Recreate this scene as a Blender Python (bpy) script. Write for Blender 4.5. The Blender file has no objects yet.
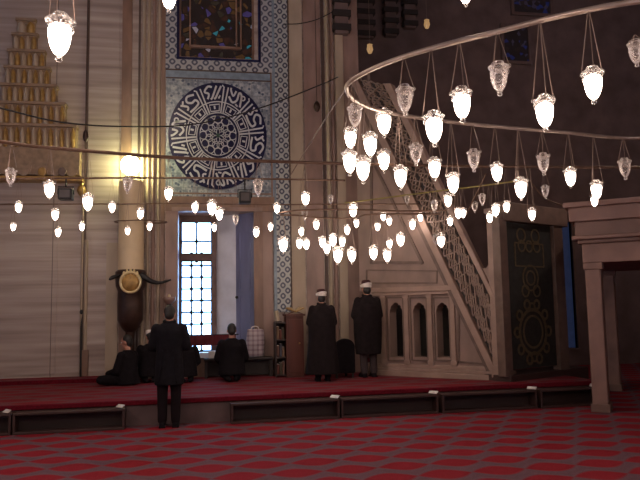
import bpy, math, random
import numpy as np
from mathutils import Vector, Matrix
random.seed(7)
PI = math.pi
SC = bpy.context.scene
COL = SC.collection

# ------------------------------------------------------------------ camera
F = 677.0; PITCH = math.radians(5.9); ROLL = 0.018
CAM = Vector((0, 0, 1.6))
_f = Vector((0, math.cos(PITCH), math.sin(PITCH)))
_u0 = Vector((0, -math.sin(PITCH), math.cos(PITCH))); _r0 = Vector((1, 0, 0))
YAW = Matrix.Rotation(math.radians(-9.5), 3, 'Z')
_r = YAW @ (_r0*math.cos(ROLL) - _u0*math.sin(ROLL))
_u = YAW @ (_u0*math.cos(ROLL) + _r0*math.sin(ROLL))
_f = YAW @ _f
cd = bpy.data.cameras.new('camera'); cam = bpy.data.objects.new('camera', cd); COL.objects.link(cam)
cd.sensor_width = 36; cd.lens = F/640*36; cd.clip_end = 200
cam.matrix_world = Matrix(((_r.x, _u.x, -_f.x, CAM.x), (_r.y, _u.y, -_f.y, CAM.y), (_r.z, _u.z, -_f.z, CAM.z), (0, 0, 0, 1)))
SC.camera = cam

def ray(x, y): return _f + _r*((x-320)/F) + _u*((240-y)/F)
def on_z(x, y, z):
    d = ray(x, y); return CAM + d*((z-CAM.z)/d.z)
def on_Y(x, y, Y):
    d = ray(x, y); return CAM + d*(Y/d.y)
def on_D(x, y, D):
    return CAM + ray(x, y)*D
def proj(p):
    v = Vector(p)-CAM; k = v.dot(_f)
    return 320+F*v.dot(_r)/k, 240-F*v.dot(_u)/k, k

class Frame:
    """upright plane: local x along it, local y into it, local z up"""
    def __init__(s, p, ang):
        s.p = Vector((p.x, p.y, 0)); s.a = ang
        s.w = Vector((math.cos(ang), math.sin(ang), 0)); s.n = Vector((-math.sin(ang), math.cos(ang), 0))
        s.m = Matrix.Translation(s.p) @ Matrix.Rotation(ang, 4, 'Z')
    def at(s, x, y, d=0.0):           # pixel -> (s, z) on the plane pushed d towards the viewer
        r = ray(x, y); o = s.p - s.n*d
        t = (o-CAM).dot(s.n)/r.dot(s.n); q = CAM + r*t - o
        return q.dot(s.w), q.z + 0.0
    def W(s, a, y, z): return s.p + s.w*a + s.n*y + Vector((0, 0, z))

# ------------------------------------------------------------------ materials
MATS = {}
def mat(name, c, rough=.6, metal=0, var=.12, scale=8, stretch=(1, 1, 1), emit=None, es=0, bump=0, c2=None, spec=.5):
    if name in MATS: return MATS[name]
    m = bpy.data.materials.new(name); m.use_nodes = True; N = m.node_tree.nodes; L = m.node_tree.links
    b = N['Principled BSDF']; b.inputs['Roughness'].default_value = rough; b.inputs['Metallic'].default_value = metal
    b.inputs['Specular IOR Level'].default_value = spec
    tc = N.new('ShaderNodeTexCoord'); mp = N.new('ShaderNodeMapping'); mp.inputs['Scale'].default_value = stretch
    L.new(tc.outputs['Object'], mp.inputs[0])
    nz = N.new('ShaderNodeTexNoise'); nz.inputs['Scale'].default_value = scale; nz.inputs['Detail'].default_value = 4
    L.new(mp.outputs[0], nz.inputs['Vector'])
    rp = N.new('ShaderNodeValToRGB'); e = rp.color_ramp.elements
    e[0].position = .3; e[1].position = .7
    lo = [max(0, k*(1-var)) for k in c]; hi = [min(1, k*(1+var)) for k in c]
    if c2: lo, hi = c, c2
    e[0].color = (*lo, 1); e[1].color = (*hi, 1)
    L.new(nz.outputs['Fac'], rp.inputs[0]); L.new(rp.outputs[0], b.inputs['Base Color'])
    if bump:
        bp = N.new('ShaderNodeBump'); bp.inputs['Strength'].default_value = bump; bp.inputs['Distance'].default_value = .02
        L.new(nz.outputs['Fac'], bp.inputs['Height']); L.new(bp.outputs[0], b.inputs['Normal'])
    if emit:
        b.inputs['Emission Color'].default_value = (*emit, 1); b.inputs['Emission Strength'].default_value = es
    MATS[name] = m; return m

class NG:
    """tiny math-node helper"""
    def __init__(s, name, rough=.6):
        s.m = bpy.data.materials.new(name); s.m.use_nodes = True; s.N = s.m.node_tree.nodes; s.L = s.m.node_tree.links
        s.b = s.N['Principled BSDF']; s.b.inputs['Roughness'].default_value = rough
        tc = s.N.new('ShaderNodeTexCoord'); sp = s.N.new('ShaderNodeSeparateXYZ'); s.tc = tc.outputs['Object']
        s.L.new(tc.outputs['Object'], sp.inputs[0]); s.x, s.y, s.z = sp.outputs
        MATS[name] = s.m
    def op(s, o, a, b=None, c=None):
        n = s.N.new('ShaderNodeMath'); n.operation = o
        for i, v in enumerate((a, b, c)):
            if v is None: continue
            if isinstance(v, (int, float)): n.inputs[i].default_value = v
            else: s.L.new(v, n.inputs[i])
        return n.outputs[0]
    def tri(s, v, per):   # 0..0.5 triangle, period per
        return s.op('ABSOLUTE', s.op('SUBTRACT', s.op('FRACT', s.op('DIVIDE', v, per)), .5))
    def noise(s, scale, detail=3, stretch=None):
        n = s.N.new('ShaderNodeTexNoise'); n.inputs['Scale'].default_value = scale; n.inputs['Detail'].default_value = detail
        v = s.tc
        if stretch:
            mp = s.N.new('ShaderNodeMapping'); mp.inputs['Scale'].default_value = stretch; s.L.new(v, mp.inputs[0]); v = mp.outputs[0]
        s.L.new(v, n.inputs['Vector']); return n.outputs['Fac']
    def ramp(s, v, stops, const=False):
        r = s.N.new('ShaderNodeValToRGB'); e = r.color_ramp.elements
        while len(e) < len(stops): e.new(.5)
        for i, (p, c) in enumerate(stops): e[i].position = p; e[i].color = (*c, 1)
        if const: r.color_ramp.interpolation = 'CONSTANT'
        s.L.new(v, r.inputs[0]); return r.outputs[0]
    def mix(s, f, a, b, mode='MIX'):
        n = s.N.new('ShaderNodeMix'); n.data_type = 'RGBA'; n.blend_type = mode
        for i, v in ((0, f), (6, a), (7, b)):
            if isinstance(v, (int, float)): n.inputs[i].default_value = v
            elif isinstance(v, tuple): n.inputs[i].default_value = (*v, 1)
            else: s.L.new(v, n.inputs[i])
        return n.outputs[2]
    def base(s, c): s.L.new(c, s.b.inputs['Base Color'])
    def bump(s, h, st=.3, d=.02):
        n = s.N.new('ShaderNodeBump'); n.inputs['Strength'].default_value = st; n.inputs['Distance'].default_value = d
        s.L.new(h, n.inputs['Height']); s.L.new(n.outputs[0], s.b.inputs['Normal'])

def carpet(name, pu, pv, red, grey, a, b):
    """rows of pointed red lozenges, each row shifted by half, on a grey ground"""
    g = NG(name, .95); g.b.inputs['Specular IOR Level'].default_value = .1
    wob = g.op('MULTIPLY', g.op('SUBTRACT', g.noise(2.0), .5), .06)
    yy = g.op('DIVIDE', g.op('ADD', g.y, wob), pv)
    odd = g.op('MULTIPLY', g.op('FRACT', g.op('MULTIPLY', g.op('FLOOR', yy), .5)), 1.0)
    u = g.op('MULTIPLY', g.op('SUBTRACT', g.op('FRACT', g.op('ADD', g.op('DIVIDE', g.x, pu), odd)), .5), pu)
    v = g.op('MULTIPLY', g.op('ABSOLUTE', g.op('SUBTRACT', g.op('FRACT', yy), .5)), pv)
    uu = g.op('DIVIDE', g.op('ABSOLUTE', u), a)
    d = g.op('ADD', g.op('DIVIDE', v, b), g.op('POWER', uu, 1.7))
    c = g.ramp(g.op('MULTIPLY', d, .5), [(0, red), (.43, red), (.55, grey), (.8, tuple(k*.9 for k in grey)), (1, grey)])
    n = g.noise(60, 2)
    c = g.mix(1.0, c, g.ramp(n, [(.3, (.7, .7, .7)), (.7, (1, 1, 1))]), 'MULTIPLY')
    g.base(c); g.bump(n, .25, .01); return g.m
M_CARPET = carpet('carpet_lattice', .555, .44, (.25, .015, .026), (.150, .078, .100), .275, .19)
M_CARPET2 = carpet('dais_carpet_pattern', .9, .40, (.20, .016, .026), (.17, .055, .065), .42, .17)
M_REDLIP = mat('dark_red_carpet', (.11, .006, .014), .95, var=.3, scale=30, spec=.1)

def marble(name, lo, mid, hi, sx=.3, sz=8.0, bw=2.2, bh=30):
    g = NG(name, .45)
    n = g.noise(1.0, 6, (sx, sx, sz)); n2 = g.noise(1.3, 3, (.5, .5, 12))
    v = g.op('ADD', g.op('MULTIPLY', n, .7), g.op('MULTIPLY', n2, .3))
    c = g.ramp(v, [(.32, lo), (.5, mid), (.66, hi)])
    j = g.op('MINIMUM', g.op('SUBTRACT', .5, g.tri(g.x, bw)), 1.0)
    jz = g.op('SUBTRACT', .5, g.tri(g.z, bh))
    ln = g.op('MINIMUM', g.op('MULTIPLY', j, bw), g.op('MULTIPLY', jz, bh))
    c = g.mix(g.op('LESS_THAN', ln, .007), c, tuple(k*.55 for k in lo))
    g.base(c); return g.m
M_MARBLE = marble('streaked_marble', (.21, .155, .135), (.34, .265, .23), (.45, .37, .32))
M_CREAM = mat('cream_stone', (.36, .28, .205), .6, var=.15, scale=3, stretch=(1, 1, .4))
M_MAUVE = mat('rose_brown_marble', (.25, .16, .13), .45, var=.25, scale=4, stretch=(1, 1, .3))
M_BROWN = mat('brown_marble', (.20, .115, .08), .45, var=.3, scale=5, stretch=(1, 1, .3))
M_DKLINE = mat('dark_joint_moulding', (.075, .045, .035), .6)
M_FARWALL = mat('brown_stone_far', (.13, .085, .08), .8, var=.25, scale=2)
M_SIDEWALL = mat('plain_stone_side', (.25, .19, .17), .8, var=.2, scale=1)
M_CEIL = mat('plaster_ceiling', (.35, .28, .24), .9)
M_MINBAR = mat('minbar_marble', (.22, .145, .12), .5, var=.2, scale=3, stretch=(1, 1, .5))
M_MINBAR2 = mat('minbar_moulding_marble', (.28, .185, .15), .5, var=.15, scale=4)
M_MINDARK = mat('minbar_inlay', (.12, .075, .06), .5, var=.2)
M_STONE = mat('mahfil_stone', (.21, .12, .10), .65, var=.2, scale=3)
M_STONEDK = mat('mahfil_stone_moulding', (.15, .085, .07), .65, var=.2, scale=3)
M_GOLD = mat('gilded_plaster', (.34, .2, .06), .42, .35, var=.3, scale=12)
M_GOLD2 = mat('muqarnas_plaster', (.25, .165, .105), .6, var=.25, scale=9)
M_BRASS = mat('brass', (.55, .36, .14), .3, .8, var=.15)
M_WOOD = mat('red_brown_wood', (.10, .028, .018), .5, var=.3, scale=6, stretch=(1, 1, .2))
M_DKWOOD = mat('dark_wood', (.035, .018, .015), .5, var=.3, scale=6, stretch=(.2, 1, 1))
M_RISER = mat('grey_riser_stone', (.11, .07, .07), .7, var=.2, scale=4)
M_RISERD = mat('shelf_brown_wood', (.045, .02, .018), .6, var=.2, scale=7, stretch=(.2, 1, 1))
M_BLACK = mat('black_metal', (.012, .011, .012), .5, .3)
M_IRON = mat('brown_iron', (.16, .095, .065), .45, .6, var=.2)
M_STEEL = mat('pale_ring_metal', (.42, .33, .28), .35, .7, var=.15)
M_OLIVE = mat('olive_rod_paint', (.24, .19, .055), .5, .3)
M_CHAIN = mat('chain_metal', (.24, .17, .14), .45, .6)
M_WAX = mat('candle_wax', (.55, .42, .26), .5, var=.1, scale=3)
M_CANDLEBASE = mat('dark_bronze', (.045, .022, .015), .4, .4, var=.3)
M_WHITE = mat('white_paper', (.6, .56, .55), .7)
M_BLACKCLOTH = mat('black_cloth', (.008, .006, .008), .9, var=.3, scale=15, spec=.15)
M_COAT = mat('navy_black_coat', (.008, .007, .010), .85, var=.3, scale=15, spec=.15)
M_ROBE = mat('dark_brown_robe', (.012, .008, .009), .9, var=.3, scale=12, spec=.15)
M_TROUS = mat('charcoal_trousers', (.011, .007, .009), .9, var=.2, scale=12, spec=.15)
M_GREYTR = mat('grey_trousers', (.05, .036, .038), .9, var=.2, scale=12, spec=.15)
M_SKIN = mat('skin', (.42, .2, .14), .55, var=.06)
M_HAIR = mat('black_hair', (.012, .009, .008), .6, var=.4, scale=40)
M_TURBAN = mat('white_turban_cloth', (.62, .55, .52), .8, var=.1, scale=20)
M_FEZ = mat('dark_red_felt', (.05, .012, .014), .9)
M_EYE = mat('eye_white', (.7, .68, .65), .3)
M_REDCLOTH = mat('maroon_cloth', (.10, .008, .014), .9, var=.3, scale=10)
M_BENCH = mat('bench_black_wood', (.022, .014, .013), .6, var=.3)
M_FRAME = mat('window_brown_frame', (.14, .085, .075), .6, var=.2)
M_DAYLITWOOD = mat('shutter_blue_daylit_wood', (.17, .18, .30), .5, var=.15, scale=4, stretch=(1, 1, .3))  # blue daylight falling on the shutter wood is put into this colour
M_REVEAL = mat('reveal_white_marble', (.66, .68, .76), .4, var=.12, scale=3)

# lamp materials
def m_emit(name, c, s, base=(.8, .8, .8)):
    m = mat(name, base, .3, emit=c, es=s); return m
LIT = 13.0
M_LIT = m_emit('lit_lamp_glass', (1.0, .80, .66), LIT)
M_GLOBE = m_emit('lit_globe', (.95, 1.0, .48), 26.0)
def glass(name, wht, dif=.3):
    m = bpy.data.materials.new(name); m.use_nodes = True; N = m.node_tree.nodes; L = m.node_tree.links
    N.remove(N['Principled BSDF']); o = N['Material Output']
    tc = N.new('ShaderNodeTexCoord'); v = N.new('ShaderNodeTexVoronoi'); v.inputs['Scale'].default_value = 11
    L.new(tc.outputs['Object'], v.inputs['Vector'])
    bp = N.new('ShaderNodeBump'); bp.inputs['Strength'].default_value = .3; bp.inputs['Distance'].default_value = .05
    L.new(v.outputs['Distance'], bp.inputs['Height'])
    t = N.new('ShaderNodeBsdfTransparent'); t.inputs[0].default_value = (.9, .88, .87, 1)
    gl = N.new('ShaderNodeBsdfGlossy'); gl.inputs['Roughness'].default_value = .18; L.new(bp.outputs[0], gl.inputs['Normal'])
    df = N.new('ShaderNodeBsdfTranslucent'); df.inputs[0].default_value = (.95, .9, .88, 1)
    d2 = N.new('ShaderNodeBsdfDiffuse'); d2.inputs[0].default_value = (.95, .9, .88, 1)
    a1 = N.new('ShaderNodeAddShader'); L.new(df.outputs[0], a1.inputs[0]); L.new(d2.outputs[0], a1.inputs[1])
    mx1 = N.new('ShaderNodeMixShader'); mx1.inputs[0].default_value = dif; L.new(gl.outputs[0], mx1.inputs[1]); L.new(a1.outputs[0], mx1.inputs[2])
    fr = N.new('ShaderNodeFresnel'); fr.inputs[0].default_value = 1.5; L.new(bp.outputs[0], fr.inputs['Normal'])
    mm = N.new('ShaderNodeMath'); mm.operation = 'MULTIPLY_ADD'; mm.inputs[1].default_value = 1.5; mm.inputs[2].default_value = wht; mm.use_clamp = True
    L.new(fr.outputs[0], mm.inputs[0])
    mx = N.new('ShaderNodeMixShader'); L.new(mm.outputs[0], mx.inputs[0]); L.new(t.outputs[0], mx.inputs[1]); L.new(mx1.outputs[0], mx.inputs[2]); L.new(mx.outputs[0], o.inputs[0])
    return m
M_CRYSTAL = glass('cut_crystal', .0)
M_LITRIM = glass('cut_crystal_rim', .04, .12)

# ------------------------------------------------------------------ mesh builder
class MB:
    def __init__(s): s.v = []; s.f = []
    def add(s, vs, fs):
        o = len(s.v); s.v += [tuple(p) for p in vs]; s.f += [tuple(i+o for i in f) for f in fs]; return s
    def box(s, x0, x1, y0, y1, z0, z1):
        return s.add([(x0, y0, z0), (x1, y0, z0), (x1, y1, z0), (x0, y1, z0), (x0, y0, z1), (x1, y0, z1), (x1, y1, z1), (x0, y1, z1)],
                     [(0, 3, 2, 1), (4, 5, 6, 7), (0, 1, 5, 4), (1, 2, 6, 5), (2, 3, 7, 6), (3, 0, 4, 7)])
    def prism(s, pts, y0, y1):        # polygon in x,z extruded along y
        n = len(pts); a = sum(pts[i][0]*pts[(i+1) % n][1]-pts[(i+1) % n][0]*pts[i][1] for i in range(n))
        if a < 0: pts = pts[::-1]
        vs = [(x, y0, z) for x, z in pts]+[(x, y1, z) for x, z in pts]
        return s.add(vs, [tuple(range(n)), tuple(range(2*n-1, n-1, -1))]+[(i, i+n, (i+1) % n+n, (i+1) % n) for i in range(n)])
    def prismz(s, pts, z0, z1):
        n = len(pts); a = sum(pts[i][0]*pts[(i+1) % n][1]-pts[(i+1) % n][0]*pts[i][1] for i in range(n))
        if a < 0: pts = pts[::-1]
        vs = [(x, y, z0) for x, y in pts]+[(x, y, z1) for x, y in pts]
        return s.add(vs, [tuple(range(n-1, -1, -1)), tuple(range(n, 2*n))]+[(i, (i+1) % n, (i+1) % n+n, i+n) for i in range(n)])
    def loft(s, rings, cap=True):     # rings of equal length
        n = len(rings[0]); vs = [p for r in rings for p in r]; fs = []
        for k in range(len(rings)-1):
            for i in range(n):
                j = (i+1) % n; fs.append((k*n+i, k*n+j, (k+1)*n+j, (k+1)*n+i))
        if cap: fs.append(tuple(range(n-1, -1, -1))); fs.append(tuple(range((len(rings)-1)*n, len(rings)*n)))
        return s.add(vs, fs)
    def lathe(s, prof, n=20, c=(0, 0, 0), sx=1, sy=1):
        return s.loft([[(c[0]+max(r, 1e-4)*sx*math.cos(2*PI*i/n), c[1]+max(r, 1e-4)*sy*math.sin(2*PI*i/n), c[2]+z) for i in range(n)] for r, z in prof])
    def tube(s, pts, r, n=8, closed=False):
        pts = [Vector(p) for p in pts]; m = len(pts); rings = []
        rr = r if isinstance(r, (list, tuple)) else [r]*m
        up = Vector((0, 0, 1)); prev = None
        for i, p in enumerate(pts):
            if closed: t = pts[(i+1) % m]-pts[i-1]
            else: t = pts[min(i+1, m-1)]-pts[max(i-1, 0)]
            t.normalize()
            if prev is None:
                a = t.cross(up)
                if a.length < 1e-3: a = t.cross(Vector((1, 0, 0)))
            else: a = prev - t*prev.dot(t)
            a.normalize(); prev = a; b = t.cross(a)
            rings.append([tuple(p+(a*math.cos(2*PI*k/n)+b*math.sin(2*PI*k/n))*rr[i]) for k in range(n)])
        if closed: rings.append(rings[0])
        return s.loft(rings, not closed)
    def caps(s, a, b, ra, rb, n=14):
        a = Vector(a); b = Vector(b); t = (b-a); L = max(t.length, 1e-5); t = t/L
        x = t.cross(Vector((0, 0, 1)))
        if x.length < 1e-3: x = t.cross(Vector((0, 1, 0)))
        x.normalize(); y = t.cross(x); rings = []
        prof = [(-ra*math.cos(q), ra*math.sin(q)) for q in (.15, .6, 1.1)]+[(0, ra), (L, rb)]+[(L+rb*math.cos(q), rb*math.sin(q)) for q in (1.1, .6, .15)]
        for h, r in prof:
            rings.append([tuple(a+t*h+(x*math.cos(2*PI*k/n)+y*math.sin(2*PI*k/n))*r) for k in range(n)])
        return s.loft(rings)
    def ell(s, c, rx, ry, rz, n=18, m=10, rot=None):
        rings = []
        for j in range(m+1):
            q = .04+(PI-.08)*j/m; ring = []
            for k in range(n):
                p = Vector((rx*math.sin(q)*math.cos(2*PI*k/n), ry*math.sin(q)*math.sin(2*PI*k/n), -rz*math.cos(q)))
                if rot: p = rot @ p
                ring.append(tuple(Vector(c)+p))
            rings.append(ring)
        return s.loft(rings)
    def etube(s, st, n=22):           # stations (x,y,z,rx,ry)
        return s.loft([[(x+rx*math.cos(2*PI*k/n), y+ry*math.sin(2*PI*k/n), z) for k in range(n)] for x, y, z, rx, ry in st])
    def mesh(s, name, smooth=False):
        m = bpy.data.meshes.new(name); m.from_pydata(s.v, [], s.f); m.validate(); m.update()
        if smooth:
            m.polygons.foreach_set('use_smooth', [True]*len(m.polygons))
        return m
    def build(s, name, material, parent=None, M=None, smooth=False, bevel=0, sharp=None):
        me = s.mesh(name, smooth)
        if smooth and sharp is not None:
            me.set_sharp_from_angle(angle=sharp)
        return link(name, me, material, parent, M, bevel)

def link(name, me, material, parent=None, M=None, bevel=0):
    o = bpy.data.objects.new(name, me); COL.objects.link(o)
    if material: me.materials.clear(); me.materials.append(material)
    if parent: o.parent = parent
    if M is not None: o.matrix_local = M
    if bevel:
        b = o.modifiers.new('bevel', 'BEVEL'); b.width = bevel; b.segments = 2; b.limit_method = 'ANGLE'
    return o
def tag(o, label, cat, group=None):
    o['label'] = label; o['category'] = cat
    if group: o['group'] = group
    return o
def thing(name, label, cat, M=None, group=None):
    e = bpy.data.objects.new(name, None); COL.objects.link(e); e.empty_display_size = .1
    if M is not None: e.matrix_world = M
    return tag(e, label, cat, group)
def struct(o, label=None):
    o['kind'] = 'structure'
    if label: o['label'] = label
    return o
def remesh(mb, name, voxel, smooth=4):
    me = mb.mesh(name); o = bpy.data.objects.new('tmp', me); COL.objects.link(o)
    r = o.modifiers.new('r', 'REMESH'); r.mode = 'VOXEL'; r.voxel_size = voxel; r.use_smooth_shade = True
    if smooth:
        q = o.modifiers.new('s', 'SMOOTH'); q.factor = .5; q.iterations = smooth
    dg = bpy.context.evaluated_depsgraph_get(); dg.update()
    out = bpy.data.meshes.new_from_object(o.evaluated_get(dg)); out.name = name
    bpy.data.objects.remove(o); bpy.data.meshes.remove(me)
    return out
def slab(outer, holes, y0, y1, name):
    """polygon with holes in x,z, extruded y0..y1"""
    cu = bpy.data.curves.new('c', 'CURVE'); cu.dimensions = '2D'; cu.fill_mode = 'BOTH'; cu.extrude = abs(y1-y0)/2
    for pl in [outer]+holes:
        sp = cu.splines.new('POLY'); sp.points.add(len(pl)-1); sp.use_cyclic_u = True
        for i, (a, b) in enumerate(pl): sp.points[i].co = (a, b, 0, 1)
    o = bpy.data.objects.new('tmp', cu); COL.objects.link(o)
    dg = bpy.context.evaluated_depsgraph_get(); dg.update()
    me = bpy.data.meshes.new_from_object(o.evaluated_get(dg)); me.name = name
    bpy.data.objects.remove(o); bpy.data.curves.remove(cu)
    me.transform(Matrix(((1, 0, 0, 0), (0, 0, -1, (y0+y1)/2), (0, 1, 0, 0), (0, 0, 0, 1))))
    return me
def smooth_pts(P, n=10):
    P = [Vector(p) for p in P]; Q = []
    for i in range(len(P)-1):
        a = P[max(i-1, 0)]; b = P[i]; c = P[i+1]; d = P[min(i+2, len(P)-1)]
        for k in range(n):
            t = k/n; Q.append(.5*((2*b)+(c-a)*t+(2*a-5*b+4*c-d)*t*t+(3*b-a-3*c+d)*t**3))
    Q.append(P[-1]); return Q

# ------------------------------------------------------------------ key frames of the place
ZP = .36                                     # dais height
wl = on_z(50, 377, ZP+.09)
WF = Frame(wl, 0.0)            # the qibla wall
b0 = on_z(0, 433, 0); b1 = on_z(530, 406.5, 0)
PA = math.atan2(b1.y-b0.y, b1.x-b0.x)
PF = Frame(b0, PA)                           # the dais front
m0 = on_z(377, 375, ZP); m1 = on_z(512, 381, ZP)
MA = math.atan2(m1.y-m0.y, m1.x-m0.x)
MF = Frame(m1, MA)                           # side of the minbar
PT = MA + math.radians(72)                   # its portal
QF = Frame(m1, PT)

# ------------------------------------------------------------------ room
def wpx(x, y, d=0): return WF.at(x, y, d)
def rect(x0, y0, x1, y1, fr=WF, d=0):        # pixel box -> s0,s1,z0,z1
    ym = (y0+y1)/2; xm = (x0+x1)/2
    return fr.at(x0, ym, d)[0], fr.at(x1, ym, d)[0], fr.at(xm, y1, d)[1], fr.at(xm, y0, d)[1]
H = 13.0
sR = wpx(345, 200)[0]
Rz = Matrix.Rotation(PA, 4, 'Z')
struct(MB().box(-14, 14, -8, 22, -.1, 0).build('floor', M_CARPET, None, Rz), 'red carpet with grey lattice')
win = rect(178, 212, 254, 353); st = rect(179, -40, 254, 58)
mih = [wpx(-110, 300)[0], wpx(80, 300)[0]]
def box_pts(r): return [(r[0], r[2]), (r[1], r[2]), (r[1], r[3]), (r[0], r[3])]
struct(link('wall_back', slab([(-12, 0), (sR, 0), (sR, H), (-12, H)], [box_pts(win), box_pts(st)], 0, .9, 'wall_back'), M_MARBLE, None, WF.m))
# return wall and deep right-hand wall
struct(MB().box(sR-.0, sR+.0+.35, .0, 3.6, 0, H).build('wall_return', M_MAUVE, None, WF.m))
FARD = 3.6
FF = Frame(WF.W(0, FARD, 0), WF.a)
slit = rect(564, 222, 574, 348, FF)
struct(link('wall_far', slab([(sR, 0), (16, 0), (16, H), (sR, H)], [box_pts(slit)], FARD, FARD+.5, 'wall_far'), M_FARWALL, None, WF.m))
struct(MB().box(-12.3, -12, -22, .9, 0, H).build('wall_left', M_SIDEWALL, None, WF.m))
struct(MB().box(16, 16.3, -22, 4.1, 0, H).build('wall_right', M_SIDEWALL, None, WF.m))
struct(MB().box(-12.3, 16.3, -22.3, -22, 0, H).build('wall_front', M_SIDEWALL, None, WF.m))
struct(MB().box(-12.3, 16.3, -22.3, 4.1, H, H+.2).build('ceiling', M_CEIL, None, WF.m))

# dais
L1 = PF.at(-260, 440)[0]; L2 = PF.at(600, 404)[0]
struct(MB().prismz([(L1, 0), (L2, 0), (L2, 7.2), (L1, 7.2)], .002, ZP-.02).build('dais', M_RISER, None, PF.m), 'raised prayer dais with grey stone riser')
MB().box(L1, L2, .02, 7.2, ZP-.03, ZP).build('dais_carpet', M_CARPET2, bpy.data.objects['dais'])
MB().box(L1, L2, -.035, .03, ZP-.065, ZP+.004).build('carpet_edge', M_REDLIP, bpy.data.objects['dais'], bevel=.012)
# low step along the mihrab
s0 = wpx(-120, 380)[0]; s1 = wpx(106, 378)[0]
stp = MB().box(s0, s1, -.42, .0, ZP-.01, ZP+.07).build('trim_1', M_REDLIP, None, WF.m)
struct(stp, 'low step under the mihrab')
MB().box(s0, s1+.0, -.40, .0, ZP+.07, ZP+.085).build('step_carpet', M_CARPET2, stp)

# --- vertical mouldings on the wall: (x0,x1,ytop,ybot,depth,mat,kind)
tn = [1]
def vtrim(x0, x1, yt, yb, d, m, rnd=False):
    tn[0] += 1
    a, b, z0, z1 = rect(x0, yt, x1, yb)
    g = MB()
    if rnd: g.etube([((a+b)/2, 0, z, (b-a)/2, d) for z in (z0, z1)], 16)
    else: g.box(a, b, -d, .02, z0, z1)
    o = g.build('trim_%d' % tn[0], m, None, WF.m, smooth=rnd, sharp=.6)
    struct(o); return o
for x0, x1, d, m, r in ((84.6, 87.2, .03, M_DKLINE, 0), (88, 118, .015, M_MARBLE, 0), (121, 131, .05, M_BROWN, 0), (137.5, 139.5, .03, M_DKLINE, 0),
                        (141, 145, .07, M_CREAM, 1), (146.5, 150, .06, M_CREAM, 1), (151.5, 155.5, .07, M_MAUVE, 1), (157, 160.5, .05, M_CREAM, 1), (161, 165, .03, M_BROWN, 0)):
    vtrim(x0, x1, -40, 376, d, m, r)
# right of the tiles
for x0, x1, d, m, r in ((290, 303.5, .04, M_CREAM, 0), (305, 322, .03, M_MAUVE, 0), (323, 326, .02, M_DKLINE, 0), (327, 331, .08, M_CREAM, 1), (332, 336, .07, M_MAUVE, 1), (337, 345, .05, M_CREAM, 0)):
    vtrim(x0, x1, -40, 376, d, m, r)
# window surround
vtrim(165.5, 178, 205, 372, .09, M_MAUVE); vtrim(254, 263, 212, 374, .09, M_BROWN); vtrim(263, 273, 212, 374, .06, M_MAUVE)
vtrim(165.5, 274, 197.5, 212, .10, M_BROWN); vtrim(172, 262, 208, 212, .12, M_MAUVE)
vtrim(171, 263, 352, 357, .14, M_REVEAL)
vtrim(165, 290, 357, 377, .05, M_BROWN)

# ------------------------------------------------------------------ tiles
def tile_pale():
    g = NG('pale_blue_tile', .3)
    v = g.N.new('ShaderNodeTexVoronoi'); v.inputs['Scale'].default_value = 9; g.L.new(g.tc, v.inputs['Vector'])
    n = g.noise(14, 4)
    c = g.ramp(v.outputs['Distance'], [(.0, (.05, .07, .16)), (.22, (.13, .16, .20)), (.3, (.42, .43, .43)), (.6, (.31, .335, .35))])
    c = g.mix(1.0, c, g.ramp(n, [(.4, (.45, .5, .58)), (.6, (1, 1, 1))]), 'MULTIPLY')
    ln = g.op('MINIMUM', g.op('SUBTRACT', .5, g.tri(g.x, .27)), g.op('SUBTRACT', .5, g.tri(g.z, .27)))
    c = g.mix(g.op('LESS_THAN', ln, .012), c, (.12, .13, .15))
    g.base(c); return g.m
M_TILE = tile_pale()
def tile_lattice(name, px, pz, white, dark, ox=0.0):
    g = NG(name, .35)
    x = g.op('ADD', g.x, ox)
    a = g.op('COSINE', g.op('MULTIPLY', x, 2*PI/px)); b = g.op('COSINE', g.op('MULTIPLY', g.z, 2*PI/pz))
    h = g.op('ABSOLUTE', g.op('MULTIPLY', g.op('ADD', a, b), .5))
    c = g.ramp(h, [(.0, white), (.30, white), (.42, dark), (.80, dark), (.92, white)])
    g.base(c); return g.m
M_LATT = tile_lattice('lattice_border_tile', .19, .21, (.36, .37, .36), (.05, .055, .09))
M_LATT2 = tile_lattice('chain_border_tile', .22, .22, (.34, .34, .35), (.06, .065, .10))
M_NAVY = mat('navy_glaze', (.012, .012, .045), .3, var=.25, scale=10, spec=.2)
M_GLAZEW = mat('white_glaze', (.48, .48, .50), .3, var=.06)
M_BLUEBAND = mat('blue_grey_band_tile', (.17, .22, .27), .35, var=.2, scale=10)

tp = thing('tile_mural', 'pale blue floral tile panel around the dark calligraphic roundel', 'tile panel', WF.m)
def wbox(parent, name, x0, y0, x1, y1, d0, d1, m, bev=0):
    a, b, z0, z1 = rect(x0, y0, x1, y1)
    return MB().box(a, b, -d1, -d0, z0, z1).build(name, m, parent, bevel=bev)
wbox(tp, 'field', 166, 80, 271, 197, .003, .03, M_TILE)
wbox(tp, 'blue_band', 166, 72.5, 271, 80, .003, .034, M_BLUEBAND)
for y in (72, 80): wbox(tp, 'band_line', 166, y-.6, 271, y+.6, .03, .04, M_DKLINE)
wbox(tp, 'red_line', 270.5, 73, 272, 197, .003, .04, M_BROWN)
wbox(tp, 'lower_line', 166, 193.2, 271, 194.6, .03, .04, M_BROWN)
bs = thing('tile_border', 'tall lattice tile border strip running beside the roundel panel', 'tile border', WF.m)
wbox(bs, 'lattice_strip', 275.5, -40, 288.5, 312, .003, .035, M_LATT)
wbox(bs, 'edge_band', 272.3, -40, 275.3, 312, .003, .04, M_BLUEBAND)
wbox(bs, 'edge_line', 288.6, -40, 290, 312, .003, .04, M_DKLINE)

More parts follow.
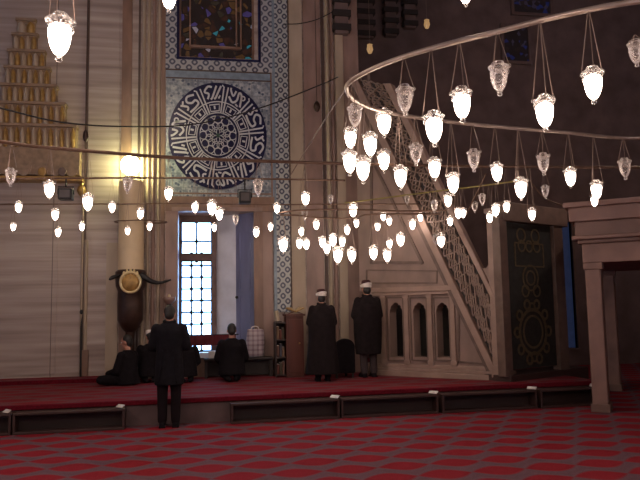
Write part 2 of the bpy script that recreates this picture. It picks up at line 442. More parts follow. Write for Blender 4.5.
# stained glass window with tile frame
sw = thing('stained_glass_window', 'dim stained glass window with purple and turquoise panes above the roundel', 'window', WF.m)
def stained():
    g = NG('stained_glass', .25)
    v = g.N.new('ShaderNodeTexVoronoi'); v.inputs['Scale'].default_value = 7.5; g.L.new(g.tc, v.inputs['Vector'])
    n = g.noise(3.1, 2)
    hs = g.N.new('ShaderNodeSeparateColor'); g.L.new(v.outputs['Color'], hs.inputs[0])
    r = g.ramp(hs.outputs[0], [(0, (.02, .012, .01)), (.50, (.05, .02, .012)), (.62, (.10, .05, .02)), (.76, (.07, .05, .17)), (.84, (.04, .03, .02)), (.89, (.04, .22, .27)), (.92, (.05, .03, .02)), (.96, (.30, .26, .3))], True)
    ed = g.N.new('ShaderNodeTexVoronoi'); ed.feature = 'DISTANCE_TO_EDGE'; ed.inputs['Scale'].default_value = 7.5; g.L.new(g.tc, ed.inputs['Vector'])
    c = g.mix(g.op('LESS_THAN', ed.outputs['Distance'], .07), r, (.02, .012, .01))
    g.base(g.mix(1.0, c, (.5, .5, .5), 'MULTIPLY')); g.L.new(c, g.b.inputs['Emission Color']); g.b.inputs['Emission Strength'].default_value = .16
    return g.m
M_STAIN = stained()
def ringframe(parent, name, x0, y0, x1, y1, t, d0, d1, m):
    g = MB(); a, b, z0, z1 = rect(x0, y0, x1, y1); k = t*.0195
    g.box(a, a+k, -d1, -d0, z0, z1); g.box(b-k, b, -d1, -d0, z0, z1); g.box(a+k, b-k, -d1, -d0, z0, z0+k); g.box(a+k, b-k, -d1, -d0, z1-k, z1)
    return g.build(name, m, parent)
ringframe(sw, 'tile_frame', 166, -52, 271.4, 71.2, 11.5, .003, .045, M_LATT2)
ringframe(sw, 'navy_frame', 177, -42, 260, 61.5, 2.4, .003, .055, M_NAVY)
a, b, z0, z1 = st
MB().box(a, b, .12, .15, z0, z1).build('glass_pane', M_STAIN, sw)
g = MB()
for x in (236.5, 241): 
    s = wpx(x, 20)[0]; g.box(s-.015, s+.015, .06, .13, wpx(220, 46)[1], z1)
zz = wpx(220, 46)[1]; s_a = wpx(190, 20)[0]; s_b = wpx(241, 20)[0]
g.box(s_a, s_b, .06, .13, zz-.025, zz+.025); g.box(a, b, .06, .13, z0, z0+.03); g.box(s_a-.015, s_a+.015, .06, .13, zz, z1)
g.box(a, a+.04, .05, .13, z0, z1); g.box(b-.04, b, .05, .13, z0, z1)
g.build('glazing_bar', M_BROWN, sw)

# roundel
rc = wpx(218, 136.5); rr = (wpx(218, 83.5)[1]-wpx(218, 189.5)[1])/2; rx = (wpx(267, 136)[0]-wpx(169, 136)[0])/2/rr
RM = WF.m @ Matrix.Translation((rc[0], -.042, rc[1])) @ Matrix.Diagonal((rx*rr, 1, rr, 1))
rd = thing('calligraphy_roundel', 'dark navy ceramic roundel with white radiating Arabic calligraphy', 'roundel', RM)
MB().prism([(math.cos(2*PI*i/72), math.sin(2*PI*i/72)) for i in range(72)], -.03, 0).build('disc', M_NAVY, rd)
def stroke(g, pts, w, y=-.036, cap=True):
    P = [Vector((p[0], p[1])) for p in pts]; A = []; B = []
    for i in range(len(P)):
        t = P[min(i+1, len(P)-1)]-P[max(i-1, 0)]
        if t.length < 1e-6: t = Vector((1, 0))
        t.normalize(); nrm = Vector((-t.y, t.x))
        ww = (w[i] if isinstance(w, (list, tuple)) else w)*.86
        A.append(P[i]+nrm*ww/2); B.append(P[i]-nrm*ww/2)
    n = len(P)
    vs = [(p.x, y, p.y) for p in A]+[(p.x, y, p.y) for p in B]+[(p.x, -.029, p.y) for p in A]+[(p.x, -.029, p.y) for p in B]
    fs = []
    for i in range(n-1):
        fs += [(i, i+1, n+i+1, n+i), (2*n+i, 2*n+i+1, i+1, i), (n+i, n+i+1, 3*n+i+1, 3*n+i)]
    g.add(vs, fs)
def circ(g, cx, cz, r, w, n=40, a0=0, a1=2*PI):
    stroke(g, [(cx+r*math.cos(a0+(a1-a0)*i/n), cz+r*math.sin(a0+(a1-a0)*i/n)) for i in range(n+1)], w)
def pol(a, r): return (r*math.cos(a), r*math.sin(a))
g = MB()
circ(g, 0, 0, .43, .022, 60); circ(g, 0, 0, .64, .022, 72)
rnd = random.Random(3)
NS = 12
def sweep(a0, r0, a1, r1, bulge, n=9):
    P = []
    for i in range(n+1):
        t = i/n; a = a0+(a1-a0)*t; r = r0+(r1-r0)*t+bulge*math.sin(PI*t); P.append(pol(a, r))
    return P
def curve2(P, n=5): return [(v.x, v.y) for v in smooth_pts([(p[0], p[1], 0) for p in P], n)]
NS = 10; w = 2*PI/NS
for k in range(NS):
    a = 2*PI*k/NS + .16
    f = lambda u, r: pol(a+w*u, r)
    stroke(g, [f(-.13, .42), f(-.12, .94)], .034); stroke(g, [f(.04, .42), f(.03, .93), f(.10, .96)], .034)
    stroke(g, [f(.16, .47), f(.74, .47), f(.72, .595), f(.17, .595), f(.16, .46)], .024)
    stroke(g, [f(.45, .50), f(.45, .565)], .04)
    if k % 3 == 0:
        stroke(g, curve2([f(.16, .90), f(.40, .945), f(.52, .88), f(.40, .80), f(.22, .80), f(.17, .72), f(.40, .685), f(.72, .70)]), .046)
        stroke(g, curve2([f(.76, .93), f(.62, .80), f(.74, .76)]), .042); stroke(g, [f(.60, .945), f(.70, .90)], .04)
    elif k % 3 == 1:
        stroke(g, curve2([f(.15, .70), f(.34, .90), f(.46, .92), f(.42, .78), f(.56, .70), f(.78, .78)]), .046)
        stroke(g, curve2([f(.58, .93), f(.62, .82), f(.76, .90), f(.78, .95)]), .042); circ(g, *f(.25, .88), .04, .03, 12)
        stroke(g, [f(.25, .685), f(.40, .70)], .036)
    else:
        stroke(g, [f(.14, .94), f(.34, .72), f(.42, .69)], .044); stroke(g, [f(.30, .94), f(.50, .72), f(.58, .69)], .044)
        stroke(g, curve2([f(.46, .92), f(.60, .94), f(.76, .86), f(.62, .80), f(.72, .71)]), .044); stroke(g, [f(.15, .76), f(.22, .70)], .036)
g.build('calligraphy', M_GLAZEW, rd)
g = MB()
circ(g, 0, 0, .37, .018, 50)
for k in range(12):
    a = 2*PI*k/12; circ(g, *pol(a, .30), .075, .017, 12); circ(g, *pol(a+.26, .185), .07, .017, 12)
for k in range(6): circ(g, *pol(2*PI*k/6, .085), .075, .016, 12)
g.build('rosette', M_GLAZEW, rd)
MB().prism([(.035*math.cos(2*PI*i/16), .035*math.sin(2*PI*i/16)) for i in range(16)], -.045, -.03).build('centre_boss', mat('green_glaze', (.02, .06, .04), .3), rd)

# ------------------------------------------------------------------ lower window
wd = bpy.data.objects.new('window_1', None); COL.objects.link(wd); wd.matrix_world = WF.m; struct(wd, 'tall barred window with daylight behind')
wa, wb, wz0, wz1 = win
def deep(x, y, d):                          # pixel on plane pushed d into the wall
    return WF.at(x, y, -d)
DG = .55
ga, gz1 = deep(181.5, 222, DG); gb, _ = deep(211.5, 222, DG); gz0 = deep(196, 351, DG)[1]
g = MB()
gm = deep(196, 254, DG)[1]; gm2 = deep(196, 261, DG)[1]
def bars(zl, zh, nx, nz, xs=None):
    for i in range(nx+1):
        x = ga+(gb-ga)*i/nx; g.tube([(x, DG, zl), (x, DG, zh)], .019, 6)
    for j in range(nz+1):
        z = zl+(zh-zl)*j/nz; g.tube([(ga, DG, z), (gb, DG, z)], .018, 6)
        for i in range(1, nx): g.ell((ga+(gb-ga)*i/nx, DG, z), .036, .036, .042, 8, 6)
zb2 = deep(196, 336, DG)[1]
bars(gm2, gz1, 2, 2); bars(zb2, gm, 3, 7); bars(gz0, zb2, 3, 1)
g.build('bar_grille', M_BLACK, wd)
g = MB()
g.box(ga-.02, gb+.02, DG-.05, DG+.05, gm-.01, gm2+.01)      # transom
g.box(wa, ga, DG-.06, DG+.08, wz0, wz1); g.box(gb, gb+.10, DG-.10, DG+.08, wz0, wz1); g.box(ga, gb, DG-.06, DG+.08, gz1, wz1); g.box(ga, gb, DG-.06, DG+.08, wz0, gz0)
g.build('window_frame', M_FRAME, wd)
def pane_mat():
    m = bpy.data.materials.new('window_glass'); m.use_nodes = True; N = m.node_tree.nodes; L = m.node_tree.links
    N.remove(N['Principled BSDF']); o = N['Material Output']
    t = N.new('ShaderNodeBsdfTransparent'); t.inputs[0].default_value = (.86, .95, 1, 1); gl = N.new('ShaderNodeBsdfGlossy'); gl.inputs['Roughness'].default_value = .05
    mx = N.new('ShaderNodeMixShader'); mx.inputs[0].default_value = .05
    L.new(t.outputs[0], mx.inputs[1]); L.new(gl.outputs[0], mx.inputs[2]); L.new(mx.outputs[0], o.inputs[0]); return m
MB().box(ga, gb, DG+.05, DG+.056, gz0, gz1).build('glass', pane_mat(), wd)
# splayed right-hand reveal: pale marble strip and shutter
xr0 = gb+.10
p0 = (xr0, DG); p1 = (WF.at(236, 290, -.35)[0], .35); p2 = (wb, .02)
def quadprism(name, A, B, th, z0, z1, m, parent):
    d = Vector((B[0]-A[0], B[1]-A[1])); d.normalize(); n = Vector((-d.y, d.x))*th
    if n.x < 0: n = -n
    return MB().prismz([A, B, (B[0]+n.x, B[1]+n.y), (A[0]+n.x, A[1]+n.y)], z0, z1).build(name, m, parent)
quadprism('reveal', p0, p1, .2, wz0, wz1, M_REVEAL, wd)
sh = quadprism('shutter', p1, p2, .12, wz0, wz1, M_DAYLITWOOD, wd)
dv = Vector((p2[0]-p1[0], p2[1]-p1[1]))
g = MB()
for zf in ((.03, .40), (.44, .86), (.89, .98)):
    for t0, t1 in ((.2, .26), (.78, .84)):
        A = (p1[0]+dv.x*t0-.015, p1[1]+dv.y*t0-.012); B = (p1[0]+dv.x*t1-.015, p1[1]+dv.y*t1-.012)
        g.prismz([A, B, (B[0]+.03, B[1]+.03), (A[0]+.03, A[1]+.03)], wz0+(wz1-wz0)*zf[0], wz0+(wz1-wz0)*zf[1])
g.build('shutter_moulding', M_DAYLITWOOD, sh)
MB().ell((p1[0]+dv.x*.12-.03, p1[1]+dv.y*.12-.02, wpx(237, 297)[1]), .03, .03, .03).build('knob', M_BLACK, sh)
# far slit window, blue glass
w2 = bpy.data.objects.new('window_2', None); COL.objects.link(w2); w2.matrix_world = FF.m; struct(w2, 'narrow slit window of blue glass')
a, b, z0, z1 = slit
M_BLUEGL = mat('blue_lit_glass', (.02, .03, .07), .2, emit=(.08, .12, .30), es=.05, var=.3, scale=6)
MB().box(a, b, .1, .12, z0, z1).build('blue_glass', M_BLUEGL, w2)
g = MB(); g.box(a-.06, a, -.05, .15, z0-.06, z1+.06); g.box(b, b+.06, -.05, .15, z0-.06, z1+.06); g.box(a, b, -.05, .15, z1, z1+.06); g.box(a, b, -.05, .15, z0-.06, z0)
g.build('slit_frame', M_MINDARK, w2)
# small upper stained lights on the far wall
k3 = 3
for (x0, y0, x1, y1) in ((512, -30, 548, 14), (503, 28, 527, 62)):
    o = bpy.data.objects.new('window_%d' % k3, None); COL.objects.link(o); o.matrix_world = FF.m; struct(o, 'dark round-headed upper window with few blue panes'); k3 += 1
    a, b, z0, z1 = rect(x0, y0, x1, y1, FF)
    g = NG('blue_specks_%d' % k3, .3)
    v = g.N.new('ShaderNodeTexVoronoi'); v.inputs['Scale'].default_value = 9; g.L.new(g.tc, v.inputs['Vector'])
    hs = g.N.new('ShaderNodeSeparateColor'); g.L.new(v.outputs['Color'], hs.inputs[0])
    c = g.ramp(hs.outputs[1], [(0, (.02, .014, .016)), (.72, (.03, .02, .02)), (.80, (.02, .03, .16)), (.9, (.06, .05, .09))], True)
    g.base(c); g.L.new(c, g.b.inputs['Emission Color']); g.b.inputs['Emission Strength'].default_value = .06
    MB().box(a, b, -.06, -.03, z0, z1).build('panes', g.m, o)
    q = MB(); q.box(a-.08, a, -.10, .0, z0-.08, z1+.08); q.box(b, b+.08, -.10, 0, z0-.08, z1+.08); q.box(a, b, -.10, 0, z1, z1+.08); q.box(a, b, -.10, 0, z0-.08, z0)
    q.build('window_frame', M_FARWALL, o)
# banded piers high on the far wall
tn0 = tn[0]
for (x0, x1, yb) in ((333, 346, 36), (356, 371, 40), (383, 394, 38), (402, 413, 30)):
    tn0 += 1
    fr = FF if x0 > 340 else WF
    a, b, z0, z1 = rect(x0, -60, x1, yb, fr)
    o = MB().box(a, b, -.16, .02, z0, z1).build('trim_%d' % (tn0+1), M_FARWALL, None, fr.m); struct(o, 'pier with dark stone bands')
    g = MB(); z = z0+.06
    while z < z1:
        g.box(a-.05, b+.05, -.21, .02, z, z+.13); z += .30
    g.build('dark_band', M_MINDARK if False else mat('near_black_stone', (.02, .014, .014), .6), o)
tn[0] = tn0+1

# ------------------------------------------------------------------ mihrab hood
mh = thing('mihrab_hood', 'stepped gilded muqarnas hood rising in tiers at the left edge', 'mihrab hood', WF.m)
tiers = [(17.5, 36, 20, 35, 1), (14, 38, 35, 52, 2), (10, 46, 52, 69, 3), (7, 51, 69, 87, 4), (4, 58, 87, 105, 5), (-10, 67, 105, 127, 7), (-22, 78, 127, 150, 9)]
for i, (x0, x1, y0, y1, nc) in enumerate(tiers):
    a, b, z0, z1 = rect(x0, y0, x1, y1)
    dep = .05+.03*i
    g = MB(); g.box(a, b, -dep, 0, z0, z1); g.box(a-.02, b+.02, -dep-.05, 0, z1-.05, z1)
    t = g.build('tier', M_GOLD2, mh)
    q = MB(); p = MB(); cw = (b-a)/nc/2
    for c in range(nc*2):
        x = a+cw*(c+.5); h = z1-z0-.05
        # each cell: a bowed little niche with pointed head and hanging leg
        rings = []
        for (zz, wf, df) in ((0, .30, .02), (.12, .42, .045), (.55, .46, .06), (.78, .36, .055), (.95, .08, .03)):
            rings.append([(x+cw*wf*math.cos(2*PI*k/10), -dep-.005+(-df)*max(0, -math.sin(2*PI*k/10))*1.2+.01, z0+h*zz) for k in range(10)])
        (q if c % 2 else p).loft(rings)
    q.build('gilded_cells', M_GOLD, t, smooth=True, sharp=.7); p.build('plain_cells', M_CREAM, t, smooth=True, sharp=.7)
a, b, z0, z1 = rect(-60, 150, 82, 181)
g = MB(); g.box(a, b, -.26, 0, z0+.08, z1)
NL = 9
for c in range(NL):
    x = a+(b-a)*(c+.5)/NL
    g.prism([(x+(b-a)/NL*.48*math.cos(PI+PI*k/10), z0+.25+.2*math.sin(PI+PI*k/10)) for k in range(11)], -.28, -.02)
g.build('scalloped_band', M_GOLD2, mh)
a, b, z0, z1 = rect(-120, 178.5, 85, 182.5); MB().box(a, b, -.31, 0, z0, z1).build('gold_fillet', M_GOLD, mh)
for x in (42.5, 62.5):
    c = wpx(x, 172, .28); MB().prism([(c[0]+.075*math.cos(2*PI*k/20), c[1]+.085*math.sin(2*PI*k/20)) for k in range(20)], -.32, -.24).build('boss', M_GOLD if x < 50 else M_MINDARK, mh, bevel=.01)
# mihrab corner colonnette and its foot
vtrim(80.5, 83.5, 190, 372, .05, M_CREAM, True)
vtrim(83.7, 87.8, 240, 350, .06, M_CREAM, True)
vtrim(80.5, 88.5, 350, 376, .07, M_BROWN)
vtrim(-60, 57, 196, 376, .02, M_MARBLE)
vtrim(106, 118, 243, 376, .05, M_CREAM)
go = thing('gilded_drop', 'small gilded drop ornament below the mihrab hood corner', 'ornament', WF.m @ Matrix.Translation((wpx(82, 192)[0], -.06, wpx(82, 198)[1])))
MB().lathe([(0, 0), (.05, .05), (.09, .13), (.07, .2), (.03, .24), (0, .25)], 14).build('drop_body', M_GOLD, go, smooth=True)
MB().lathe([(.0, .24), (.04, .25), (.04, .27), (0, .28)], 12).build('drop_cap', M_BRASS, go)
pl = wpx(80.5, 375, .12)
pole = MB().tube([(pl[0], -.12, ZP+.08), (pl[0]-.02, -.02, wpx(79.5, 313)[1])], .018, 8)
pole.ell((pl[0]-.02, -.035, wpx(79.5, 312)[1]), .03, .03, .05)
tag(pole.build('pole', M_BLACK, None, WF.m), 'thin dark pole leaning on the marble wall beside the mihrab', 'pole')

# ------------------------------------------------------------------ giant candle
cx = WF.W(*[(wpx(130.5, 300, .35)[0]), -.35, ZP]) if False else WF.W(wpx(130.5, 300, .30)[0], -.30, ZP)
def zat(y, x, P): # height of pixel y at point P's depth
    return on_Y(x, y, P.y).z
gc = thing('giant_candle', 'giant wax candle in dark bronze holder topped by a glowing globe', 'candle', Matrix.Translation(cx) @ Matrix.Rotation(WF.a, 4, 'Z'))
zz = lambda y: zat(y, 130, cx)-ZP
px = cx.y/F
Rw = 12.2*px
MB().lathe([(Rw, zz(272)), (Rw*.985, zz(230)), (Rw*.97, zz(182)), (Rw*.8, zz(180)), (0, zz(179.5))], 28).build('wax_shaft', M_WAX, gc, smooth=True, sharp=.6)
MB().lathe([(0, 0), (.17, 0), (.18, .04), (.15, .08), (.11, .14), (.09, .25), (.08, zz(338)), (.09, zz(332)), (Rw*.7, zz(328)), (Rw*.98, zz(320)), (Rw, zz(305)), (Rw*.98, zz(291)), (Rw*1.15, zz(286)), (Rw*1.2, zz(272)), (Rw*1.02, zz(270)), (0, zz(270))], 28).build('candle_holder', M_CANDLEBASE, gc, smooth=True, sharp=.7)
# emblem: gold disc with a pale crescent-like tray rim and flame crown
ec = Vector((.0+1.5*px, -Rw*1.3, zz(283)))
g = MB(); 
R = 8*px
g.tube([(ec.x+R*1.15*math.cos(q), ec.y, ec.z+R*1.2*math.sin(q)) for q in [2*PI*i/32 for i in range(32)]], R*.16, 8, True)
for i in range(5):
    q = PI/2+(i-2)*.38; x = ec.x+R*1.1*math.cos(q); z = ec.z+R*1.15*math.sin(q)
    g.ell((x, ec.y, z+R*.12), R*.17, R*.12, R*.38, 10, 6)
em = g.build('emblem_wreath', mat('pale_gilt', (.62, .5, .27), .35, .5), gc, smooth=True)
MB().ell((ec.x, ec.y+.02, ec.z), R*1.08, .05, R*1.1).build('emblem_disc', M_GOLD, em, smooth=True)
g = MB(); g.tube(smooth_pts([(-R*1.1, ec.y+.1, ec.z+R*.9), (-R*1.9, ec.y+.05, ec.z+R*.6), (-R*2.2, ec.y, ec.z+R*.35)], 6), [.02+.02*(1-abs(i-6)/6) for i in range(13)], 8)
g.build('handle', M_BLACK, gc, smooth=True)
g = MB(); P = smooth_pts([(Rw*.9, ec.y+.05, ec.z+R*.9), (Rw*1.6, ec.y, ec.z+R*.15), (Rw*2.3, ec.y, ec.z-R*.1), (Rw*3.2, ec.y, ec.z+R*.25)], 6)
g.tube(P, [.05*(1-i/len(P))+.012 for i in range(len(P))], 8); g.build('handle', M_BLACK, gc, smooth=True)
# lamp ring round the candle
g = MB(); rg = 25*px
g.tube([(rg*math.cos(2*PI*i/40)+9*px, rg*.55*math.sin(2*PI*i/40), zz(222)) for i in range(40)], .010, 6, True)
for q in (.3, 2.2, 4.4): g.tube([(Rw*.9*math.cos(q), Rw*.9*math.sin(q), zz(222)), (rg*math.cos(q)+9*px, rg*.55*math.sin(q), zz(222))], .008, 6)
g.build('wire_ring', M_IRON, gc)
gz = zz(165.5); gr = 9.5*px
MB().lathe([(0, zz(179.5)), (gr*.8, zz(179.5)), (gr*.8, zz(177)), (gr*.5, zz(176)), (0, zz(176))], 20).build('lamp_socket', M_BRASS, gc, smooth=True, sharp=.6)
MB().ell((-1.3*px, 0, gz), gr, gr, gr*1.02, 24, 14).build('globe', M_GLOBE, gc, smooth=True)

# second smaller candlestick behind the standing man
cp = WF.W(wpx(169, 330, .32)[0], -.32, ZP); px2 = cp.y/F
z2 = lambda y: zat(y, 168, cp)-ZP
cs = thing('candlestick', 'brass bowl candlestick just above the standing man in black', 'candlestick', Matrix.Translation(cp))
MB().lathe([(0, 0), (.11, 0), (.11, .04), (.06, .1), (.04, .3), (.045, z2(304)), (0, z2(304))], 18).build('stem', M_CANDLEBASE, cs, smooth=True, sharp=.6)
MB().lathe([(.0, z2(304.5)), (3.5*px2, z2(303.5)), (6*px2, z2(300)), (6.6*px2, z2(297)), (5.6*px2, z2(297.2)), (0, z2(302))], 20).build('bowl', M_MAUVE, cs, smooth=True)
MB().lathe([(1.6*px2, z2(302)), (1.8*px2, z2(297)), (1.0*px2, z2(294.5)), (0, z2(294))], 14).build('candle_stub', M_WAX, cs, smooth=True)

# ------------------------------------------------------------------ shelf units along the dais front
RM_ = {}
def shelf(x0, x1, lab, cards=1):
    s0 = PF.at(x0, 420)[0]; s1 = PF.at(x1, 415)[0]
    t = thing('shoe_shelf', lab, 'shelf', PF.m @ Matrix.Translation(((s0+s1)/2, 0, 0)), 'low open shelves along the dais front')
    w = (s1-s0)/2; h = ZP-.075; d = .26
    MB().box(-w, w, -d, -.01, h-.03, h).build('top_board', M_RISERD, t, bevel=.006)
    MB().box(-w, w, -d, -.01, 0, .035).build('bottom_board', M_RISERD, t, bevel=.006)
    for s in (-1, 1): MB().box(s*w-.03*(s > 0)-.0, s*w+.03*(s < 0), -d, -.01, .035, h-.03).build('end_panel', M_RISERD, t, bevel=.004)
    MB().box(-w+.03, w-.03, -.04, -.015, .035, h-.03).build('back_board', M_DKWOOD, t)
    for k in range(cards):
        xx = w-.06-.12*k
        c = MB().box(-.075, .075, -.03, .03, 0, .008)
        c.build('white_strip', M_WHITE, t, Matrix.Translation((xx, -d+.05, h+.03)) @ Matrix.Rotation(-.9, 4, 'Z') @ Matrix.Rotation(.6, 4, 'X'))
    return t
shelf(-112, 15.5, 'low dark shelf under the dais edge, cut by the left frame edge')
shelf(17, 126, 'low dark open shelf at dais front, left of the standing man')
shelf(230, 336, 'low dark open shelf at dais front, below the cabinet and window')
shelf(338, 433, 'low dark open shelf at dais front, below the three marble arches', 1)
shelf(437, 530, 'low dark open shelf at dais front, furthest right near the portal', 1)

shelf(534, 592, 'low dark shelf at the right end of the dais, beside the gallery post')
# ------------------------------------------------------------------ minbar
mb = thing('minbar', 'carved marble pulpit stair with three arches and pierced sloping balustrade', 'pulpit', MF.m)
mp = lambda x, y: MF.at(x, y)
TH = .3
archs = []
def arch(x0, x1, yt, yb, n=7):
    a, zb = mp(x0, (yb)); b, _ = mp(x1, yb); _, zt = mp((x0+x1)/2, yt); w = b-a; sp = zt-w*.75
    pts = [(a, zb), (b, zb), (b, sp)]
    lob = [(1.0, 0), (1.0, .2), (.97, .4), (.88, .48), (.90, .62), (.82, .76), (.70, .80), (.68, .9), (.58, .97), (.5, 1.0)]
    pts += [(a+w*u, sp+(zt-sp)*v) for u, v in lob]+[(a+w*(1-u), sp+(zt-sp)*v) for u, v in lob[::-1][1:]]+[(a, sp)]
    return pts
for x0, x1 in ((390, 402.8), (413.8, 426.6), (437, 449.4)): archs.append(arch(x0, x1, 302.5, 357))
zb = ZP
lft = mp(362, 330)[0]
body = [(mp(372, 372)[0], zb+.05), (mp(494, 372)[0]-.02, zb+.05), mp(494, 369), mp(437, 250), mp(402, 178), mp(375, 122), mp(352, 74), (lft-.05, mp(352, 74)[1]), (lft-.05, mp(362, 291)[1]), (mp(372, 300)[0], mp(372, 291)[1])]
link('side_wall', slab(body, archs, .03, TH, 'side_wall'), M_MINBAR, mb)
MB().box(lft, mp(470, 340)[0], TH+1.1, TH+1.2, zb, mp(400, 290)[1]).build('arch_shade_backing', M_BENCH, mb)  # near-black backing: the shade inside the arches put into its colour
# base plinth
g = MB(); e0 = mp(366, 370)[0]; e1 = mp(512, 376)[0]
g.box(e0, e1, -.04, TH, zb-.01, zb+.09); g.box(e0, e1-.02, -.015, TH, zb+.09, zb+.15); g.box(e0, e1-.12, .0, TH, zb+.15, zb+.22)
g.build('plinth', M_MINBAR2, mb, bevel=.012)
# cornice
_, c0 = mp(410, 293.5); _, c1 = mp(410, 286.5); a = mp(370, 290)[0]; b = mp(455, 290)[0]
g = MB(); g.box(a, b, -.05, .04, c0+.03, c1); g.box(a, b+.02, -.025, .04, c0-.03, c0+.03)
g.build('cornice', M_MINBAR2, mb, bevel=.01)
# pilasters between arches + recessed frames
for i, x in enumerate((383.7, 406.5, 430, 452.8)):
    s = mp(x, 330)[0]; q = MB(); q.box(s-.045, s+.045, -.012, .04, zb+.2, c0)
    q.box(s-.06, s+.06, -.02, .04, c0-.08, c0-.02); q.box(s-.06, s+.06, -.02, .04, zb+.22, zb+.3)
    q.build('pilaster', M_MINBAR2, mb, bevel=.008)
for x0, x1 in ((386.5, 404), (410, 427.7), (433.5, 450.8)):
    a, b, z0, z1 = rect(x0, 297, x1, 361, MF); q = MB(); k = .022
    q.box(a, a+k, .005, .04, z0, z1); q.box(b-k, b, .005, .04, z0, z1); q.box(a+k, b-k, .005, .04, z1-k, z1); q.box(a+k, b-k, .005, .04, z0, z0+k)
    q.build('arch_frame', M_MINDARK, mb)
# triangular panels in moulding
def polyframe(parent, name, pts, w, y0, y1, m):
    q = MB(); n = len(pts)
    for i in range(n):
        A = Vector(pts[i]); B = Vector(pts[(i+1) % n]); d = (B-A).normalized(); nn = Vector((-d.y, d.x))*w/2
        q.prism([tuple(A-nn-d*w/2), tuple(B-nn+d*w/2), tuple(B+nn+d*w/2), tuple(A+nn-d*w/2)], y0, y1)
    return q.build(name, m, parent)
polyframe(mb, 'panel_moulding', [mp(371, 262.5), mp(421.5, 262.5), mp(371, 158)], .05, .0, .04, M_MINDARK)
polyframe(mb, 'panel_moulding', [mp(458, 362), mp(484, 364), mp(458, 309)], .035, .01, .04, M_MINDARK)
polyframe(mb, 'panel_moulding', [mp(366, 283), mp(436, 283), mp(436.5, 271), mp(366, 270)], .02, .015, .04, M_MINDARK)
# sloping balustrade: solid rails and a pierced, carved band
L1a, L1b = Vector(mp(494, 369)), Vector(mp(352, 74)); 
def off(x0, y0, x1, y1): return [mp(x0, y0), mp(x1, y1)]
q = MB(); q.prism([mp(498, 372), mp(491, 372), mp(350, 78), mp(357, 76)], -.06, .12); q.build('lower_rail', M_MINBAR2, mb, bevel=.012)
q = MB(); q.prism([mp(491, 369), mp(487, 371), mp(347, 82), mp(350, 80)], -.03, .12); q.build('skirting_fillet', M_MINDARK, mb)
q = MB(); q.prism([mp(498.5, 311), mp(498.5, 301), mp(392, 84), mp(384, 84)], -.06, .12); q.build('hand_rail', M_MINBAR2, mb, bevel=.015)
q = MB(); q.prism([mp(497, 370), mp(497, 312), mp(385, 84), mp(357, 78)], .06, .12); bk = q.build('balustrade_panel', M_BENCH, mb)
q = MB()
# interlaced star lattice between the rails, laid out along the slope
A0 = Vector(mp(497, 369)); A1 = Vector(mp(357, 78)); B0 = Vector(mp(497, 312)); B1 = Vector(mp(385, 84))
NU = 26
def uv(u, v): 
    p = A0.lerp(A1, u).lerp(B0.lerp(B1, u), v); return p
def sbar(P, w):
    for i in range(len(P)-1):
        A = P[i]; B = P[i+1]; d = (B-A); 
        if d.length < 1e-5: continue
        d.normalize(); nn = Vector((-d.y, d.x))*w/2
        q.prism([tuple(A-nn-d*w*.3), tuple(B-nn+d*w*.3), tuple(B+nn+d*w*.3), tuple(A+nn-d*w*.3)], .0, .08)
for i in range(NU):
    u0 = i/NU; u1 = (i+1)/NU; um = (u0+u1)/2
    for v0, v1 in ((.04, .5), (.5, .96)):
        vm = (v0+v1)/2
        sbar([uv(u0, v0), uv(um, vm), uv(u1, v1)], .024); sbar([uv(u0, v1), uv(um, vm), uv(u1, v0)], .024)
        sbar([uv(um+.25*(u1-u0)*math.cos(t)*1.7, vm+.13*math.sin(t)) for t in [2*PI*k/8 for k in range(9)]], .022)
q.build('pierced_lattice', mat('lattice_marble', (.22, .145, .115), .5), bk)
q = MB(); q.prism([mp(466, 238), mp(474, 262), mp(480, 268), mp(486, 268), mp(490, 262), mp(491, 300), mp(496, 306)], .0, .10); q.build('spandrel', M_MINBAR, mb)
# stairs behind the balustrade
q = MB(); NSJ = 16
for i in range(NSJ):
    p = A0.lerp(A1, (i+.5)/NSJ); pn = A0.lerp(A1, (i+1.5)/NSJ)
    q.box(pn.x, p.x, .14, TH+.6, p.y-.22, p.y)
q.build('steps', M_MINBAR, mb)
# corner post with round-headed opening next to it
a, b, z0, z1 = rect(490.5, 213, 499, 373, MF)
q = MB(); q.box(a, b, -.05, .16, zb+.05, z1); q.box(a-.03, b+.03, -.08, .19, z1, z1+.08); q.box(a-.02, b+.02, -.07, .18, zb+.05, zb+.25)
q.build('corner_post', M_MINBAR2, mb, bevel=.01)
# portal (entrance front), turned away
QL = MF.m.inverted() @ QF.m
qp = lambda x, y: QF.at(x, y)
def qbox(name, x0, y0, x1, y1, d0, d1, m, parent=mb, bev=.0, M=QL):
    a, b, z0, z1 = rect(x0, y0, x1, y1, QF); return MB().box(a, b, -d1, -d0, z0, z1).build(name, m, parent, M, bevel=bev)
qbox('jamb', 499.5, 214, 507, 377, -.1, .06, M_MINDARK, bev=.01); qbox('jamb', 554, 214, 563, 374, -.1, .06, M_MINDARK, bev=.01)
qbox('lintel', 499.5, 206, 563, 224, -.1, .09, M_MINDARK, bev=.01)
qbox('threshold', 506, 371, 584, 386, -.5, .10, M_RISERD, bev=.01)
qbox('threshold_step', 518, 383, 590, 394, -.4, .30, M_RISERD, bev=.01)
M_CURT = mat('dark_green_curtain', (.02, .018, .016), .9, var=.4, scale=10)
cu = thing('door_curtain', 'dark curtain with gold embroidered medallions closing the pulpit doorway', 'curtain', QF.m)
qbox('cloth', 507.6, 224.6, 553.4, 368, -.02, .0, M_CURT, cu, M=None)
M_EMB = mat('gold_embroidery', (.12, .085, .045), .6, .3, var=.3, scale=30)
a, b, z0, z1 = rect(507, 224, 554, 369, QF); W_ = b-a; H_ = z1-z0
def U(u, v): return (a+W_*u, z0+H_*v)
q = MB()
